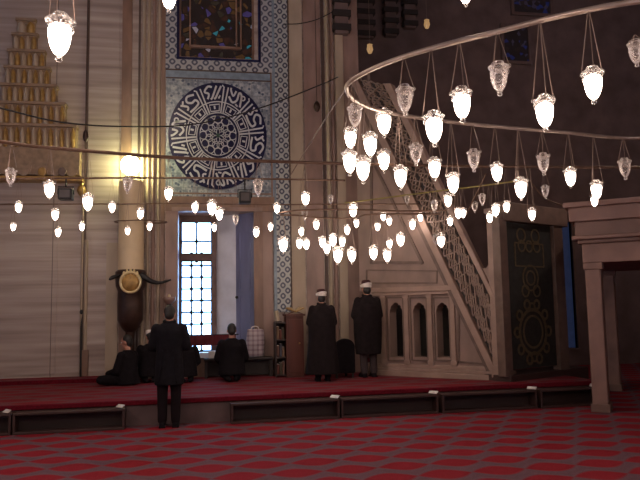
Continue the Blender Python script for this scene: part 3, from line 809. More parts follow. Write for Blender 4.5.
def qcirc(u, v, ru, w, n=24, a0=0, a1=2*PI):
    P = [U(u+ru*math.cos(a0+(a1-a0)*i/n), v+ru*W_/H_*1.0*math.sin(a0+(a1-a0)*i/n)) for i in range(n+1)]
    for i in range(n):
        A = Vector(P[i]); B = Vector(P[i+1]); d = (B-A).normalized(); nn = Vector((-d.y, d.x))*w/2
        q.prism([tuple(A-nn), tuple(B-nn), tuple(B+nn), tuple(A+nn)], -.012, .0)
def qrect(u0, v0, u1, v1, w):
    P = [U(u0, v0), U(u1, v0), U(u1, v1), U(u0, v1)]
    for i in range(4):
        A = Vector(P[i]); B = Vector(P[(i+1) % 4]); d = (B-A).normalized(); nn = Vector((-d.y, d.x))*w/2
        q.prism([tuple(A-nn), tuple(B-nn), tuple(B+nn), tuple(A+nn)], -.012, .0)
qrect(.2, .70, .8, .86, .025)
for u, v, r in ((.34, .84, .07), (.5, .84, .07), (.66, .84, .07), (.34, .915, .085), (.64, .915, .085)): qcirc(u, v, r, .028)
q.build('gold_embroidery', M_EMB, cu)
q = MB()
for u, v, r in ((.5, .62, .16), (.5, .62, .09), (.38, .53, .07), (.62, .53, .07)): qcirc(u, v, r, .028)
q.build('gold_embroidery', M_EMB, cu)
q = MB()
qcirc(.5, .25, .28, .05); qcirc(.5, .25, .2, .035)
for k in range(10):
    t = 2*PI*k/10; qcirc(.5+.33*math.cos(t), .25+.36*W_/H_*math.sin(t), .06, .04, 8)
qcirc(.5, .42, .05, .03, 10); qcirc(.5, .08, .06, .03, 10)
q.build('gold_embroidery', M_EMB, cu)

# ------------------------------------------------------------------ muezzin gallery on the right
g0 = on_z(593, 412, 0)
GA = math.radians(-36.5)
GF = Frame(g0, GA)
mg = thing('muezzin_gallery', 'pinkish stone raised gallery on square posts at the right edge', 'gallery', GF.m)
gp = lambda x, y: GF.at(x, y)
zt = gp(588, 203)[1]; zc = gp(588, 222)[1]; zm = gp(588, 236)[1]; zu = gp(588, 263)[1]
DEEP = 3.2
xl = 0.0; xr = 4.2
for z0, z1, o, m, nm in ((zc, zt-.08, .17, M_STONE, 'parapet'), (zt-.08, zt, .24, M_STONE, 'coping'), (zm, zc, .10, M_STONEDK, 'frieze'), (zm-.06, zm, .15, M_STONE, 'moulding'), (zm-.12, zm-.06, .07, M_STONEDK, 'moulding'), (zu, zm-.12, .02, M_STONE, 'architrave')):
    MB().box(xl-o, xr, -o, DEEP, z0, z1).build(nm, m, mg, bevel=.015)
cw = gp(604, 340)[0]-gp(588, 340)[0]
for px_, py_ in ((0, 0), (0, DEEP-.4), (3.6, 0)):
    t = MB().box(px_, px_+cw, py_, py_+.36, 0, zu).build('post', M_STONE, mg, bevel=.02)
    MB().box(px_-.025, px_+cw+.025, py_-.025, py_+.385, 0, .12).build('post_base', M_STONEDK, t, bevel=.01)
    MB().box(px_-.02, px_+cw+.03, py_-.02, py_+.38, zu-.1, zu).build('post_capital', M_STONE, t, bevel=.01)

# ------------------------------------------------------------------ chandelier hoops and rods
RODS = {}
def rod(key, pts, z, r, m, label, name='chandelier_rod'):
    P = smooth_pts([on_z(x, y, z) for x, y in pts], 12)
    RODS[key] = P
    o = MB().tube(P, r, 10).build(name, m, None, None, True)
    tag(o, label, 'chandelier hoop' if name == 'chandelier_hoop' else 'lamp rod', 'chandelier hoops and rods'); return o
HZ = 3.48
ringpx = [(640, 1), (560, 16), (500, 31), (440, 46), (400, 58), (370, 70), (350, 82), (346.5, 90), (354, 100), (375, 109), (420, 118), (480, 125), (560, 132), (640, 138)]
hp = [on_z(x, y, HZ) for x, y in ringpx]
e0_, e1_ = hp[0], hp[-1]
mid = (e0_+e1_)/2; ax = (e1_-e0_)/2; ou = Vector((ax.y, -ax.x, 0))
back = [mid+ax*math.cos(t)+ou*math.sin(t)*1.05 for t in [PI*k/7 for k in range(1, 7)]]
loop = smooth_pts([back[-1]]+hp+back+[hp[0]], 8)[8:]
o = MB().tube(loop[:-1], .019, 10, True).build('chandelier_hoop', M_STEEL, None, None, True)
tag(o, 'large pale metal hoop curving through the upper right', 'chandelier hoop', 'chandelier hoops and rods')
iT = min(range(len(loop)), key=lambda i: proj(loop[i])[0] if proj(loop[i])[2] > 0 else 1e9)
nH = 8*(len(hp)-1)
RODS['Rn'] = loop[:iT+2]; RODS['Rf'] = loop[iT-1:nH+8]
rod('A', [(-90, 128), (0, 141.5), (40, 147), (110, 152.7), (150, 156), (200, 159), (290, 162), (360, 164), (440, 165.5), (500, 166.5), (640, 167.5), (740, 167)], HZ, .021, M_IRON, 'thick brown rod crossing the whole room below the roundel centre')
rod('B', [(-90, 178.5), (0, 178.8), (100, 178), (200, 178), (300, 179.5), (345, 180.5)], HZ, .014, M_IRON, 'straight brown rod crossing the lower roundel, second from top')
rod('C', [(-90, 204.5), (0, 204.2), (110, 204), (190, 203.5), (260, 204.5), (330, 204.3), (420, 204)], HZ, .012, M_IRON, 'thin dark brown rod running above the barred window')
rod('D', [(279, 213), (300, 210.3), (345, 209.5), (400, 211), (446, 210.5)], 3.0, .013, M_IRON, 'short brown rod left of the pulpit slope, upper of the close pair')
rod('E', [(280, 215), (300, 215.6), (325, 218), (355, 218), (370, 214.5), (440, 214)], 3.0, .013, M_IRON, 'short bent brown rod left of the pulpit slope, lower of the close pair')
rod('Fo', [(345, 203), (380, 198.5), (430, 192), (480, 186), (516, 181)], HZ, .013, M_OLIVE, 'olive painted rod slanting up to the right before the pulpit')
def wire(name, pts, Y, r, m, label, cat):
    P = smooth_pts([on_Y(x, y, Yk) for (x, y), Yk in zip(pts, Y)], 10)
    return tag(MB().tube(P, r, 6).build(name, m, None, None, True), label, cat)
wire('cable', [(-40, 99), (0, 108), (60, 122), (125, 126.5), (195, 124), (260, 108), (320, 85), (338, 77)], [9, 9, 9.4, 10, 10.6, 11.4, 12.4, 13], .012, M_BLACK, 'sagging black cable strung in front of the marble wall', 'cable')
wire('cable', [(284, 24), (300, 23.5), (318, 19), (336, 10)], [WF.p.y-.17]*4, .010, M_BLACK, 'short dark cable at top, right of the stained glass', 'cable')
wire('hanging_wire', [(290, 176), (306, 150), (326, 118), (348, 86)], [9.0, 8.5, 7.2, 5.75], .006, M_CHAIN, 'thin wire slanting down left from the large hoop tip', 'wire')
wire('hanging_wire', [(527, 177), (534, 186), (545, 198), (562, 205), (577, 205.5)], [9.2, 9.4, 9.6, 9.8, 10.0], .010, M_IRON, 'curved brown wire drooping towards the stone gallery top', 'wire')
wire('hanging_wire', [(486, 174), (465, 217)], [9.2, 9.6], .010, M_IRON, 'short straight wire slanting beside the pulpit handrail', 'wire')

# ------------------------------------------------------------------ lamps
rim_p = [(.20, .73), (.24, .74), (.255, .78), (.29, .82), (.30, .86), (.27, .88), (.19, .89), (.165, .95), (.15, 1.0), (.13, 1.0), (.14, .9), (.15, .78)]
cup_p = [(.0, .15), (.07, .155), (.11, .19), (.160, .28), (.20, .40), (.220, .54), (.225, .65), (.20, .71), (.0, .73)]
fin_p = [(.0, 0), (.05, .01), (.075, .045), (.06, .085), (.035, .10), (.07, .12), (.075, .135), (.0, .14)]
hollow = [(.0, .13), (.06, .135), (.11, .19), (.165, .28), (.215, .42), (.24, .56), (.25, .70), (.245, .80), (.215, .80), (.22, .70), (.21, .56), (.185, .43), (.14, .30), (.08, .21), (.0, .18)]
def M_(p, nm, n=18): 
    m = MB().lathe(p, n).mesh(nm, True); return m
me_cup = M_(cup_p, 'glass_cup'); me_hol = M_(hollow, 'glass_cup_clear'); me_fin = M_(fin_p, 'finial')
q = MB().lathe(rim_p, 18)
for k in range(3):
    t = 2*PI*k/3+.5; q.ell((.30*math.cos(t), .30*math.sin(t), .86), .045, .045, .06, 8, 6)
    q.ell((.25*math.cos(t), .25*math.sin(t), .70), .04, .04, .08, 8, 6)
me_rim = q.mesh('rim', True)
me_rimL = me_rim.copy(); me_finL = me_fin.copy()
ME_CH = []
for k in range(3):
    t = 2*PI*k/3+.5
    ME_CH.append(MB().tube([(.30*math.cos(t), .30*math.sin(t), 0), (.02*math.cos(t), .02*math.sin(t), 1)], [.013, .011], 5).mesh('chain'))
for m, mm in ((me_cup, M_LIT), (me_hol, M_CRYSTAL), (me_fin, M_CRYSTAL), (me_rim, M_CRYSTAL), (me_rimL, M_LITRIM), (me_finL, M_LITRIM)): m.materials.append(mm)
for m in ME_CH: m.materials.append(M_CHAIN)
GL = 'hanging glass mosque lamps'
nl = [0]
def lamp(x, yt, yb, lit, rk, label):
    xs = x
    if isinstance(rk, tuple): Y, za = rk; p = on_Y(x, yb, Y); top = za
    else:
        best = min(RODS[rk], key=lambda q: abs(proj(q)[0]-x))
        # refine by interpolation between neighbours
        P = RODS[rk]; i = P.index(best); cand = [best]
        for j in (i-1, i+1):
            if 0 <= j < len(P):
                for t in range(1, 10): cand.append(best.lerp(P[j], t/10))
        best = min(cand, key=lambda q: abs(proj(q)[0]-x))
        p = on_Y(x, yb, best.y); p.x = best.x; p.y = best.y; top = best.z
    Hh = on_Y(x, yt, p.y).z - p.z
    e = thing('hanging_lamp', label, 'lamp', Matrix.Translation(p) @ Matrix.Rotation(nl[0]*1.3, 4, 'Z') @ Matrix.Scale(Hh, 4), GL); nl[0] += 1
    link('glass_cup', me_cup if lit else me_hol, None, e)
    link('rim', me_rimL if lit else me_rim, None, e); link('finial', me_finL if lit else me_fin, None, e)
    ch = (top-(p.z+.86*Hh))/Hh
    for k in range(3): link('chain', ME_CH[k], None, e, Matrix.Translation((0, 0, .86)) @ Matrix.Diagonal((1, 1, max(.05, ch), 1)))
    return e
LAMPS = [
 # far left
 (59, 14, 62, 1, (3.05, 3.6), 'large lit lamp hanging close at top left before the gilded hood'),
 (169, -17, 13, 1, (5.0, 4.4), 'lit lamp cut by the top edge, left of the stained glass'),
 (466, -18, 7, 1, (5.0, 4.4), 'lit lamp cut by the top edge, above the large hoop'),
 (11.6, 168, 187, 0, 'A', 'unlit crystal lamp at the far left, on the thick rod'),
 (50.6, 180, 200, 1, 'A', 'lit lamp left of the black floodlight under the gilded hood'),
 (19.7, 201, 214, 1, 'B', 'small lit lamp at far left, under the unlit crystal lamp'),
 (56.2, 208, 222, 1, 'B', 'small lit lamp directly below the one left of the floodlight'),
 (14.4, 222, 232, 1, 'C', 'tiny lit lamp lowest at the far left'),
 (59, 226.5, 238, 1, 'C', 'tiny lit lamp lowest of three in a column left of the floodlight'),
 (88.5, 193, 213, 1, 'A', 'lit lamp just right of the black floodlight and gilded drop'),
 (82, 221.5, 232, 1, 'C', 'tiny lit lamp below the gilded drop ornament'),
 (127.8, 176.5, 194, 0, 'A', 'unlit crystal lamp in front of the giant candle, right under the globe'),
 (112.7, 201, 214, 1, 'B', 'small lit lamp touching the left side of the giant candle'),
 (141, 207.5, 220.5, 1, 'B', 'small lit lamp touching the right side of the giant candle'),
 (150, 221.5, 231.5, 1, 'C', 'tiny lit lamp right of the candle, on its wire ring'),
 (128, 226, 236, 1, 'C', 'tiny lit lamp in front of the giant candle shaft'),
 (168.8, 186, 202, 1, 'A', 'lit lamp at the lower left edge of the roundel'),
 (194.6, 201, 214, 1, 'B', 'small lit lamp left of a pair above the barred window'),
 (211.5, 199.5, 217, 1, 'A', 'larger lit lamp of the pair above the barred window'),
 (219.3, 207, 222, 1, 'B', 'smaller lit lamp of the pair above the barred window'),
 (214.4, 222.5, 232.5, 1, 'C', 'tiny lit lamp just right of the window bars at their top'),
 (236, 215, 226, 0, 'B', 'small unlit lamp in front of the blue-grey shutter'),
 (257.8, 179, 197, 0, 'A', 'unlit crystal lamp at the lower right edge of the roundel'),
 (277, 202.5, 214.5, 1, 'B', 'small lit lamp on the lattice tile strip, under the roundel'),
 (270, 222, 232, 1, 'C', 'tiny lit lamp left of the lattice tile strip, higher of two'),
 (256, 226.5, 238.5, 1, 'C', 'tiny lit lamp at the right edge of the blue-grey shutter'),
 # centre
 (305, 191, 207, 1, 'A', 'lit lamp right of the lattice strip, upper of two in a column'),
 (304.3, 209, 221, 0, 'C', 'small dim lamp right of the lattice strip, under a lit one'),
 (330.4, 194.5, 205, 0, 'B', 'small unlit lamp below the end of the straight brown rod'),
 (316, 219, 231, 1, 'C', 'small lit lamp above the outer robed man, single at mid height'),
 (300.5, 226.5, 237, 1, 'B', 'tiny lit lamp above a close pair right of the lattice strip'),
 (283, 236, 254, 1, 'E', 'lit lamp on the lattice tile strip, low above the cabinet'),
 (299, 237, 250, 1, 'E', 'small lit lamp, left of the touching pair above the cabinet'),
 (305.6, 238, 251, 1, 'D', 'small lit lamp, right of the touching pair above the cabinet'),
 (322, 236, 249, 1, 'D', 'small lit lamp, leftmost of the bunch above the robed man'),
 (326.3, 241, 255.5, 1, 'E', 'lit lamp, second from left in the bunch above the robed man'),
 (332.3, 233, 248, 1, 'D', 'lit lamp, topmost of the bunch above the robed man'),
 (341.6, 236, 248, 1, 'D', 'small lit lamp, rightmost of the bunch above the robed man'),
 (337, 246, 265, 1, 'E', 'lit lamp, lowest of the bunch above the robed man'),
 (351, 247, 264, 1, 'E', 'lit lamp on long chains, lowest above the gap between robed men'),
 (346.3, 224, 236, 1, 'C', 'small lit lamp alone above the bunch, between the robed men'),
 (352.8, 202, 219, 1, 'Fo', 'lit lamp at the left end of the olive rod, upper'),
 (356, 218, 228.5, 1, 'D', 'small lit lamp under the left end of the olive rod'),
 (382.6, 211.5, 222, 1, 'C', 'tiny lit lamp, top of three in a triangle on the pulpit wall'),
 (389, 216, 226.5, 1, 'D', 'tiny lit lamp, right of three in a triangle on the pulpit wall'),
 (377.5, 221.5, 232, 1, 'E', 'tiny lit lamp, lowest of three in a triangle on the pulpit wall'),
 (412, 218.5, 231, 1, 'C', 'small lit lamp on the pulpit balustrade, left of a higher one'),
 (423.8, 212.5, 222.5, 1, 'C', 'tiny lit lamp on the pulpit balustrade, just under the rods'),
 (400, 232, 248, 1, 'E', 'lit lamp over the triangular pulpit panel, at its right'),
 (372.4, 245, 261.5, 1, 'E', 'lit lamp over the triangular pulpit panel, lower left'),
 (386, 248, 263.5, 1, 'E', 'lit lamp over the triangular pulpit panel, bottom of two touching'),
 (388, 238, 249.5, 1, 'Fo', 'small lit lamp over the triangular pulpit panel, top of two touching'),
 (407, 195.5, 205, 0, 'Fo', 'small unlit lamp under the middle of the olive rod'),
 # hoop tip
 (354, 104, 130, 0, 'Rn', 'unlit crystal lamp under the left tip of the large hoop'),
 (349.5, 127, 151, 1, 'Rf', 'lit lamp, upper left of the cluster under the hoop tip'),
 (348, 149, 176, 1, 'Rn', 'lit lamp, lower left of the cluster under the hoop tip'),
 (361.4, 156, 184, 1, 'Rf', 'lit lamp, lowest of the cluster under the hoop tip'),
 (368.5, 132, 159, 1, 'Rn', 'lit lamp, middle of the cluster under the hoop tip'),
 (383.8, 109, 138, 1, 'Rf', 'lit lamp crossing the lower arm of the large hoop, near its tip'),
 (403.3, 85, 116, 0, 'Rn', 'large unlit crystal lamp inside the large hoop, near its tip'),
 (384.3, 149, 173, 1, 'A', 'lit lamp right of the cluster, straight below the hoop-crossing lamp'),
 (398.7, 165, 190, 1, 'Rf', 'lit lamp with crystal foot, before the pulpit top, above the olive rod'),
 (414.8, 143, 166, 0, 'Rf', 'unlit crystal lamp before the pulpit top, left of a tall lit one'),
 (431, 111, 147, 1, 'Rn', 'large lit lamp third along the large hoop from its tip'),
 (433, 157, 181, 1, 'Rf', 'lit lamp straight below the large third one on the hoop'),
 (451, 172, 196, 1, 'Rf', 'lit lamp crossing the olive rod near its middle'),
 (447, 193, 208.5, 1, 'A', 'small lit lamp under the olive rod, below the crossing lamp'),
 (472, 149, 172, 0, 'Rf', 'unlit crystal lamp crossing the thick rod, left of the corner post'),
 (432.5, 200, 213, 0, 'A', 'small clear lamp on the pulpit handrail, under the olive rod'),
 (456.5, 207, 220, 1, 'A', 'small lit lamp, left of a touching pair beside the handrail'),
 (462, 207.5, 219, 1, 'Fo', 'small lit lamp, right of a touching pair beside the handrail'),
 (448.7, 215.5, 227, 1, 'Fo', 'small lit lamp on the handrail, below the touching pair'),
 (441.7, 233, 249, 1, 'E', 'lit lamp lowest before the pulpit balustrade'),
 (434, 234.5, 246, 0, 'Fo', 'small unlit lamp beside the lowest one on the balustrade'),
 (459.5, 87, 123, 1, 'Rn', 'large lit lamp fourth along the large hoop, against the dark wall'),
 # right
 (497, 62, 96, 0, 'Rn', 'large unlit crystal lamp hung from the hoop, top centre right'),
 (540, 95, 132, 1, 'Rn', 'largest lit lamp on long chains reaching the lower hoop arm'),
 (589, 67, 104, 1, 'Rn', 'large lit lamp high at the right, inside the hoop'),
 (637, 40, 67, 0, (4.15, 3.48), 'unlit crystal lamp cut by the right edge of the frame'),
 (495, 162, 184, 1, 'Rf', 'lit lamp crossing the thick rod above the pulpit corner post'),
 (518, 177, 201, 1, 'Rf', 'lit lamp under the thick rod above the portal'),
 (542, 153, 175.5, 0, 'Rf', 'unlit crystal lamp crossing the thick rod, below the largest lit one'),
 (568, 167, 188.5, 1, 'Rf', 'lit lamp on the thick rod, left of the gallery top'),
 (593, 180, 201.5, 1, 'Rf', 'lit lamp above the gallery coping, upper of two in line'),
 (592.5, 194, 208, 1, 'A', 'small lit lamp above the gallery coping, lower of two in line'),
 (623, 158, 180, 0, 'Rf', 'unlit crystal lamp at the right, above the stone gallery'),
 (544.5, 185, 199, 0, 'A', 'small unlit lamp by the curved drooping wire'),
 (481, 193.5, 206, 0, 'A', 'small unlit lamp left of the corner post, upper of two'),
 (474, 201.5, 213, 0, 'Fo', 'small unlit lamp left of the corner post, lower of two'),
 (494, 203, 218, 1, 'A', 'small lit lamp right of a touching pair on the corner post'),
 (488.5, 211.5, 224, 1, 'Fo', 'small lit lamp left of a touching pair on the corner post'),
 (505, 200.5, 213.5, 1, 'A', 'small lit lamp at the left side of the portal lintel'),
 (529, 207.5, 222, 1, 'A', 'small lit lamp at the middle of the portal lintel'),
]
for L_ in LAMPS: lamp(*L_)

# black floodlights fixed on the rods
def flood(x, y0, y1, w, rk, label):
    best = min(RODS[rk], key=lambda q: abs(proj(q)[0]-x)); Y = best.y
    c = on_Y(x, (y0+y1)/2, Y); h = on_Y(x, y0, Y).z-on_Y(x, y1, Y).z; ww = w*Y/F
    t = thing('floodlight', label, 'floodlight', Matrix.Translation((best.x, best.y, c.z)))
    MB().box(-ww/2, ww/2, -.08, .10, -h/2, h/2).build('housing', M_BLACK, t, bevel=.015)
    g = MB()
    for k in range(5): g.box(-ww/2+.03+k*(ww-.06)/5, -ww/2+.045+k*(ww-.06)/5, .10, .13, -h/2+.02, h/2-.02)
    g.build('cooling_fins', M_BLACK, t)
    MB().box(-ww/2+.025, ww/2-.025, -.092, -.078, -h/2+.025, h/2-.025).build('lens', mat('floodlight_lens', (.10, .09, .09), .1), t)
    g = MB(); g.tube([(-ww/2-.012, 0, 0), (-ww/2-.012, 0, h/2+.03), (ww/2+.012, 0, h/2+.03), (ww/2+.012, 0, 0)], .010, 6)
    g.tube([(0, 0, h/2+.03), (0, 0, best.z-c.z)], .012, 6); g.build('mounting_bracket', M_BLACK, t)
    return t
flood(67.5, 189, 200, 13, 'B', 'black floodlight under the gilded hood, hung beside a lit lamp')
flood(246.5, 192, 203.5, 12, 'B', 'black floodlight under the roundel, above the blue-grey shutter')
# little pendant weights on cords
def pendant(x, y0, y1, Y, label, r):
    p = on_Y(x, y1, Y); h = on_Y(x, y0, Y).z-p.z
    t = thing('pendant_weight', label, 'pendant', Matrix.Translation(p))
    MB().lathe([(0, 0), (r*.6, .02), (r, .09), (r*.8, .17), (r*.3, .22), (0, .23)], 12).build('weight', M_CANDLEBASE, t, smooth=True)
    MB().tube([(0, 0, .22), (0, 0, h)], .007, 6).build('cord', M_CANDLEBASE, t)
pendant(85.5, -60, 142, 12.2, 'dark pendant weight on a long cord at the left marble wall', .05)
pendant(317, -60, 112, 12.8, 'dark bead pendant on a cord before the rose brown pilaster', .07)
def amber(x, y, Y, label):
    p = on_Y(x, y, Y); t = thing('amber_lantern', label, 'lantern', Matrix.Translation(p))
    MB().lathe([(0, 0), (.04, .02), (.07, .1), (.05, .18), (.06, .2), (0, .21)], 10).build('glass', mat('amber_glass', (.3, .19, .09), .3, emit=(.6, .35, .15), es=.25), t, smooth=True)
    MB().tube([(0, 0, .2), (0, 0, H-p.z)], .005, 5).build('cord', M_CHAIN, t)
amber(370, 54, 13.2, 'dim amber lantern hanging high behind the hoop tip'); amber(427, 29, 13.5, 'dim amber lantern hanging high above the hoop, in the dark')

# ------------------------------------------------------------------ furniture by the wall
bcp = WF.W(wpx(290, 372, .45)[0], -.45, ZP)
bc = thing('book_cabinet', 'red-brown wooden book cabinet left of the robed men', 'cabinet', Matrix.Translation(bcp) @ Matrix.Rotation(WF.a, 4, 'Z'))
pb = bcp.y/F; zb_ = lambda y: zat(y, 290, bcp)-ZP
w0 = -15*pb; w1 = -4.5*pb; w2 = 13*pb; ht = zb_(316)
MB().box(w1, w2, -.2, .22, 0, ht).build('body', M_WOOD, bc, bevel=.012)
MB().box(w1-.02, w2+.03, -.24, .24, ht, ht+.04).build('top_board', M_WOOD, bc, bevel=.008)
d = MB().box(w1+.04, w2-.04, -.215, -.195, .08, ht-.06).build('door', M_WOOD, bc, bevel=.01)
MB().ell((w2-.09, -.23, ht*.55), .018, .018, .018).build('knob', M_BRASS, d)
MB().box(w0, w0+.02, -.18, .2, 0, zb_(322)).build('side_panel', M_DKWOOD, bc)
MB().box(w0, w1, .18, .2, 0, zb_(322)).build('back_panel', M_DKWOOD, bc)
for k in range(4): MB().box(w0+.02, w1, -.18, .18, .03+k*(zb_(322)-.05)/3, .05+k*(zb_(322)-.05)/3).build('shelf', M_DKWOOD, bc)
BC = Matrix.Translation(bcp) @ Matrix.Rotation(WF.a, 4, 'Z')
bkc = [((.12, .03, .02), 'maroon'), ((.06, .05, .03), 'olive'), ((.14, .07, .05), 'brown'), ((.05, .05, .07), 'slate'), ((.2, .12, .07), 'tan')]
step = (zb_(322)-.05)/3
for lv in range(3):
    for i in range(3):
        c, cn = bkc[(lv*2+i) % 5]
        x = w0+.03+i*.05; h = .18+.03*((lv+i) % 3)
        t = thing('book', '%s bound book, %s on the %s shelf of the cabinet side' % (cn, ('leftmost', 'middle', 'rightmost')[i], ('lowest', 'middle', 'upper')[lv]), 'book', BC @ Matrix.Translation((x, -.15, .053+lv*step)), 'books on the cabinet side shelves')
        MB().box(0, .042, 0, .2, 0, h).build('cover', mat('book_cover_'+cn, c, .7), t, bevel=.006)
        MB().box(.006, .036, .004, .205, h-.004, h+.003).build('pages', M_WHITE, t)
bk = thing('open_book', 'open gilded book resting on top of the red-brown cabinet', 'book', BC @ Matrix.Translation(((w1+w2)/2+.02, -.05, ht+.04)))
MB().prism([(-.17, .10), (-.16, .12), (0, .05), (.16, .12), (.17, .10), (0, .03)], -.14, .14).build('cover', M_GOLD, bk)
MB().prism([(-.15, .125), (-.08, .125), (0, .06), (.08, .125), (.15, .125), (0, .045)], -.12, .12).build('pages', mat('aged_pages', (.42, .3, .16), .8), bk)
g = MB()
for s in (-1, 1): g.prism([(s*.15, 0), (s*.12, 0), (-s*.02, .05), (0, .06)], -.12, .12)
g.build('rest', M_WOOD, bk)
pp = thing('paper_scroll', 'pale upright paper roll at the left end of the cabinet top', 'paper', BC @ Matrix.Translation((w0+.07, -.02, zb_(322)+.003)))
MB().box(-.06, .06, -.1, .1, 0, .02).build('stand', M_DKWOOD, pp)
MB().lathe([(0, .02), (.035, .02), (.035, .22), (.02, .22), (0, .2)], 12).build('roll', mat('cream_paper', (.5, .4, .28), .8), pp, Matrix.Rotation(-.15, 4, 'Y'), smooth=True, sharp=.6)

# low bench under the window, with bag and box
s0, s1, z0, z1 = rect(204, 358, 273, 377, WF, .3)
bn = thing('low_bench', 'long low black bench along the wall under the barred window', 'bench', WF.m @ Matrix.Translation(((s0+s1)/2, -.22, ZP)))
wv = (s1-s0)/2; hb = wpx(240, 357.5, .3)[1]-ZP
MB().box(-wv, wv, -.17, .2, hb-.05, hb).build('seat', M_BENCH, bn, bevel=.01)
for sx in (-1, 0, 1): MB().box(sx*(wv-.04)-.03, sx*(wv-.04)+.03, -.14, .18, 0, hb-.05).build('leg', M_BENCH, bn)
MB().box(-wv+.03, wv-.03, .0, .03, .03, hb-.05).build('back_board', M_BENCH, bn)
def plaid():
    g = NG('pale_checked_cloth', .8)
    a = g.op('LESS_THAN', g.tri(g.x, .09), .2); b = g.op('LESS_THAN', g.tri(g.z, .09), .2)
    c = g.ramp(g.op('MULTIPLY', g.op('ADD', a, b), .5), [(0, (.42, .36, .38)), (.5, (.32, .24, .27)), (1, (.22, .16, .20))]); g.base(c); return g.m
bp_ = WF.m @ Matrix.Translation((wpx(255.5, 350, .3)[0], -.22, ZP+hb))
bg = thing('cloth_bag', 'pale checked cloth bag standing on the bench beside the shutter', 'bag', bp_)
hz = wpx(255, 329, .3)[1]-ZP-hb; hw = 9.2*13/F
q = MB().etube([(0, 0, 0, hw*.95, .09), (0, 0, .03, hw, .11), (0, 0, hz*.5, hw*1.03, .12), (.01, 0, hz*.85, hw*.95, .08), (0, 0, hz, hw*.9, .05)], 24)
link('bag_body', remesh(q, 'bag_body', .02, 2), plaid(), bg)
q = MB()
for s in (-1, 1): q.tube(smooth_pts([(-.07, s*.03, hz-.02), (-.06, s*.04, hz+.03), (0, s*.05, hz+.05), (.06, s*.04, hz+.03), (.07, s*.03, hz-.02)], 5), .010, 6)
q.build('handles', M_TURBAN, bg)
bx = thing('small_box', 'small white box on the bench below the window bars', 'box', WF.m @ Matrix.Translation((wpx(213.5, 355, .3)[0], -.22, ZP+hb)))
MB().box(-.09, .09, -.07, .07, 0, .12).build('carton', M_WHITE, bx, bevel=.005); MB().box(-.095, .095, -.075, .075, .10, .135).build('lid', M_WHITE, bx, bevel=.005)
s0, s1, z0, z1 = rect(184, 335, 236, 345.5, WF, .2)
rb = thing('cloth_strip', 'maroon cloth strip stretched across the bottom of the barred window', 'cloth', WF.m)
q = MB(); n = 16
q.loft([[(s0+(s1-s0)*i/n, -.19-.012*math.sin(i*1.9), z0), (s0+(s1-s0)*i/n, -.20-.012*math.sin(i*1.9), z1), (s0+(s1-s0)*i/n, -.185-.012*math.sin(i*1.9), z1), (s0+(s1-s0)*i/n, -.175-.012*math.sin(i*1.9), z0)] for i in range(n+1)])
q.build('cloth', M_REDCLOTH, rb)
MB().tube([(s0-.05, -.185, z1), (s1+.05, -.185, z1)], .012, 8).build('rail', M_BLACK, rb)
q = MB()
for s in (s0-.04, s1+.04): q.tube([(s, -.185, z1), (s, -.05, z1)], .012, 8)
q.build('bracket', M_BLACK, rb)

# ------------------------------------------------------------------ people
def hand(mb, wr, d, side, curl, s=1.0):
    """palm + five fingers; d = direction of the fingers, side = direction to the thumb, curl = bend direction"""
    d = Vector(d).normalized(); sd = Vector(side); sd = (sd-d*sd.dot(d)).normalized(); cl = Vector(curl).normalized()
    wr = Vector(wr)
    mb.caps(wr, wr+d*.05*s, .026*s, .030*s, 10)
    for i, ln in enumerate((.070, .080, .075, .058)):
        b = wr+d*.075*s+sd*(.030-.020*i)*s; k = b+d*ln*.5*s+cl*.012*s; t = k+d*ln*.35*s+cl*.035*s
        mb.caps(wr+d*.03*s+sd*(.022-.015*i)*s, b, .011*s, .010*s, 8); mb.caps(b, k, .010*s, .009*s, 8); mb.caps(k, t, .009*s, .008*s, 8)
    b = wr+d*.02*s+sd*.022*s; k = b+(sd*.7+d*.7)*.04*s+cl*.01*s; mb.caps(b, k, .013*s, .011*s, 8); mb.caps(k, k+d*.03*s+cl*.012*s, .011*s, .009*s, 8)
def head(mb, c, yaw=0.0, tilt=0.0, s=1.0):
    R = Matrix.Rotation(yaw, 3, 'Z') @ Matrix.Rotation(tilt, 3, 'X')
    c = Vector(c); T = lambda x, y, z: c+R @ (Vector((x, y, z))*s)
    mb.ell(c+R @ Vector((0, -.01, .02)*1) if False else T(0, -.01, .02), .076*s, .096*s, .105*s, 18, 12, R)
    mb.ell(T(0, .025, -.055), .055*s, .06*s, .06*s, 14, 8, R)
    mb.caps(T(0, .085, .015), T(0, .108, -.022), .010*s, .015*s, 8)       # nose
    mb.ell(T(0, .08, -.058), .026*s, .014*s, .009*s, 10, 6, R)            # lips
    mb.ell(T(0, .07, -.095), .024*s, .02*s, .018*s, 10, 6, R)             # chin
    mb.ell(T(0, .08, .035), .05*s, .014*s, .010*s, 12, 6, R)              # brow
    for q in (-1, 1): mb.ell(T(q*.078, -.005, -.005), .012*s, .022*s, .033*s, 10, 8, R)
    return T
def eyes(T, parent, s=1.0):
    g = MB(); p = MB()
    for q in (-1, 1):
        g.ell(T(q*.032, .078, .008), .014*s, .010*s, .010*s, 10, 6); p.ell(T(q*.032, .087, .008), .006*s, .004*s, .006*s, 8, 6)
    e = g.build('eyes', M_EYE, parent, smooth=True); p.build('pupils', M_BLACK, e, smooth=True)
def hair(T, s=1.0, g=None):
    g = g or MB()
    R_ = 1
    c = T(0, -.022, .038); fw = T(0, 1, 0)-T(0, 0, 0)
    rings = []
    g.ell(c, .083*s, .095*s, .098*s, 18, 10)
    g.ell(T(0, -.055, -.01), .074*s, .058*s, .085*s, 16, 8)
    return g
def person(label, M, bodyf, voxel=.009):
    t = thing('person', label, 'person', M)
    return t

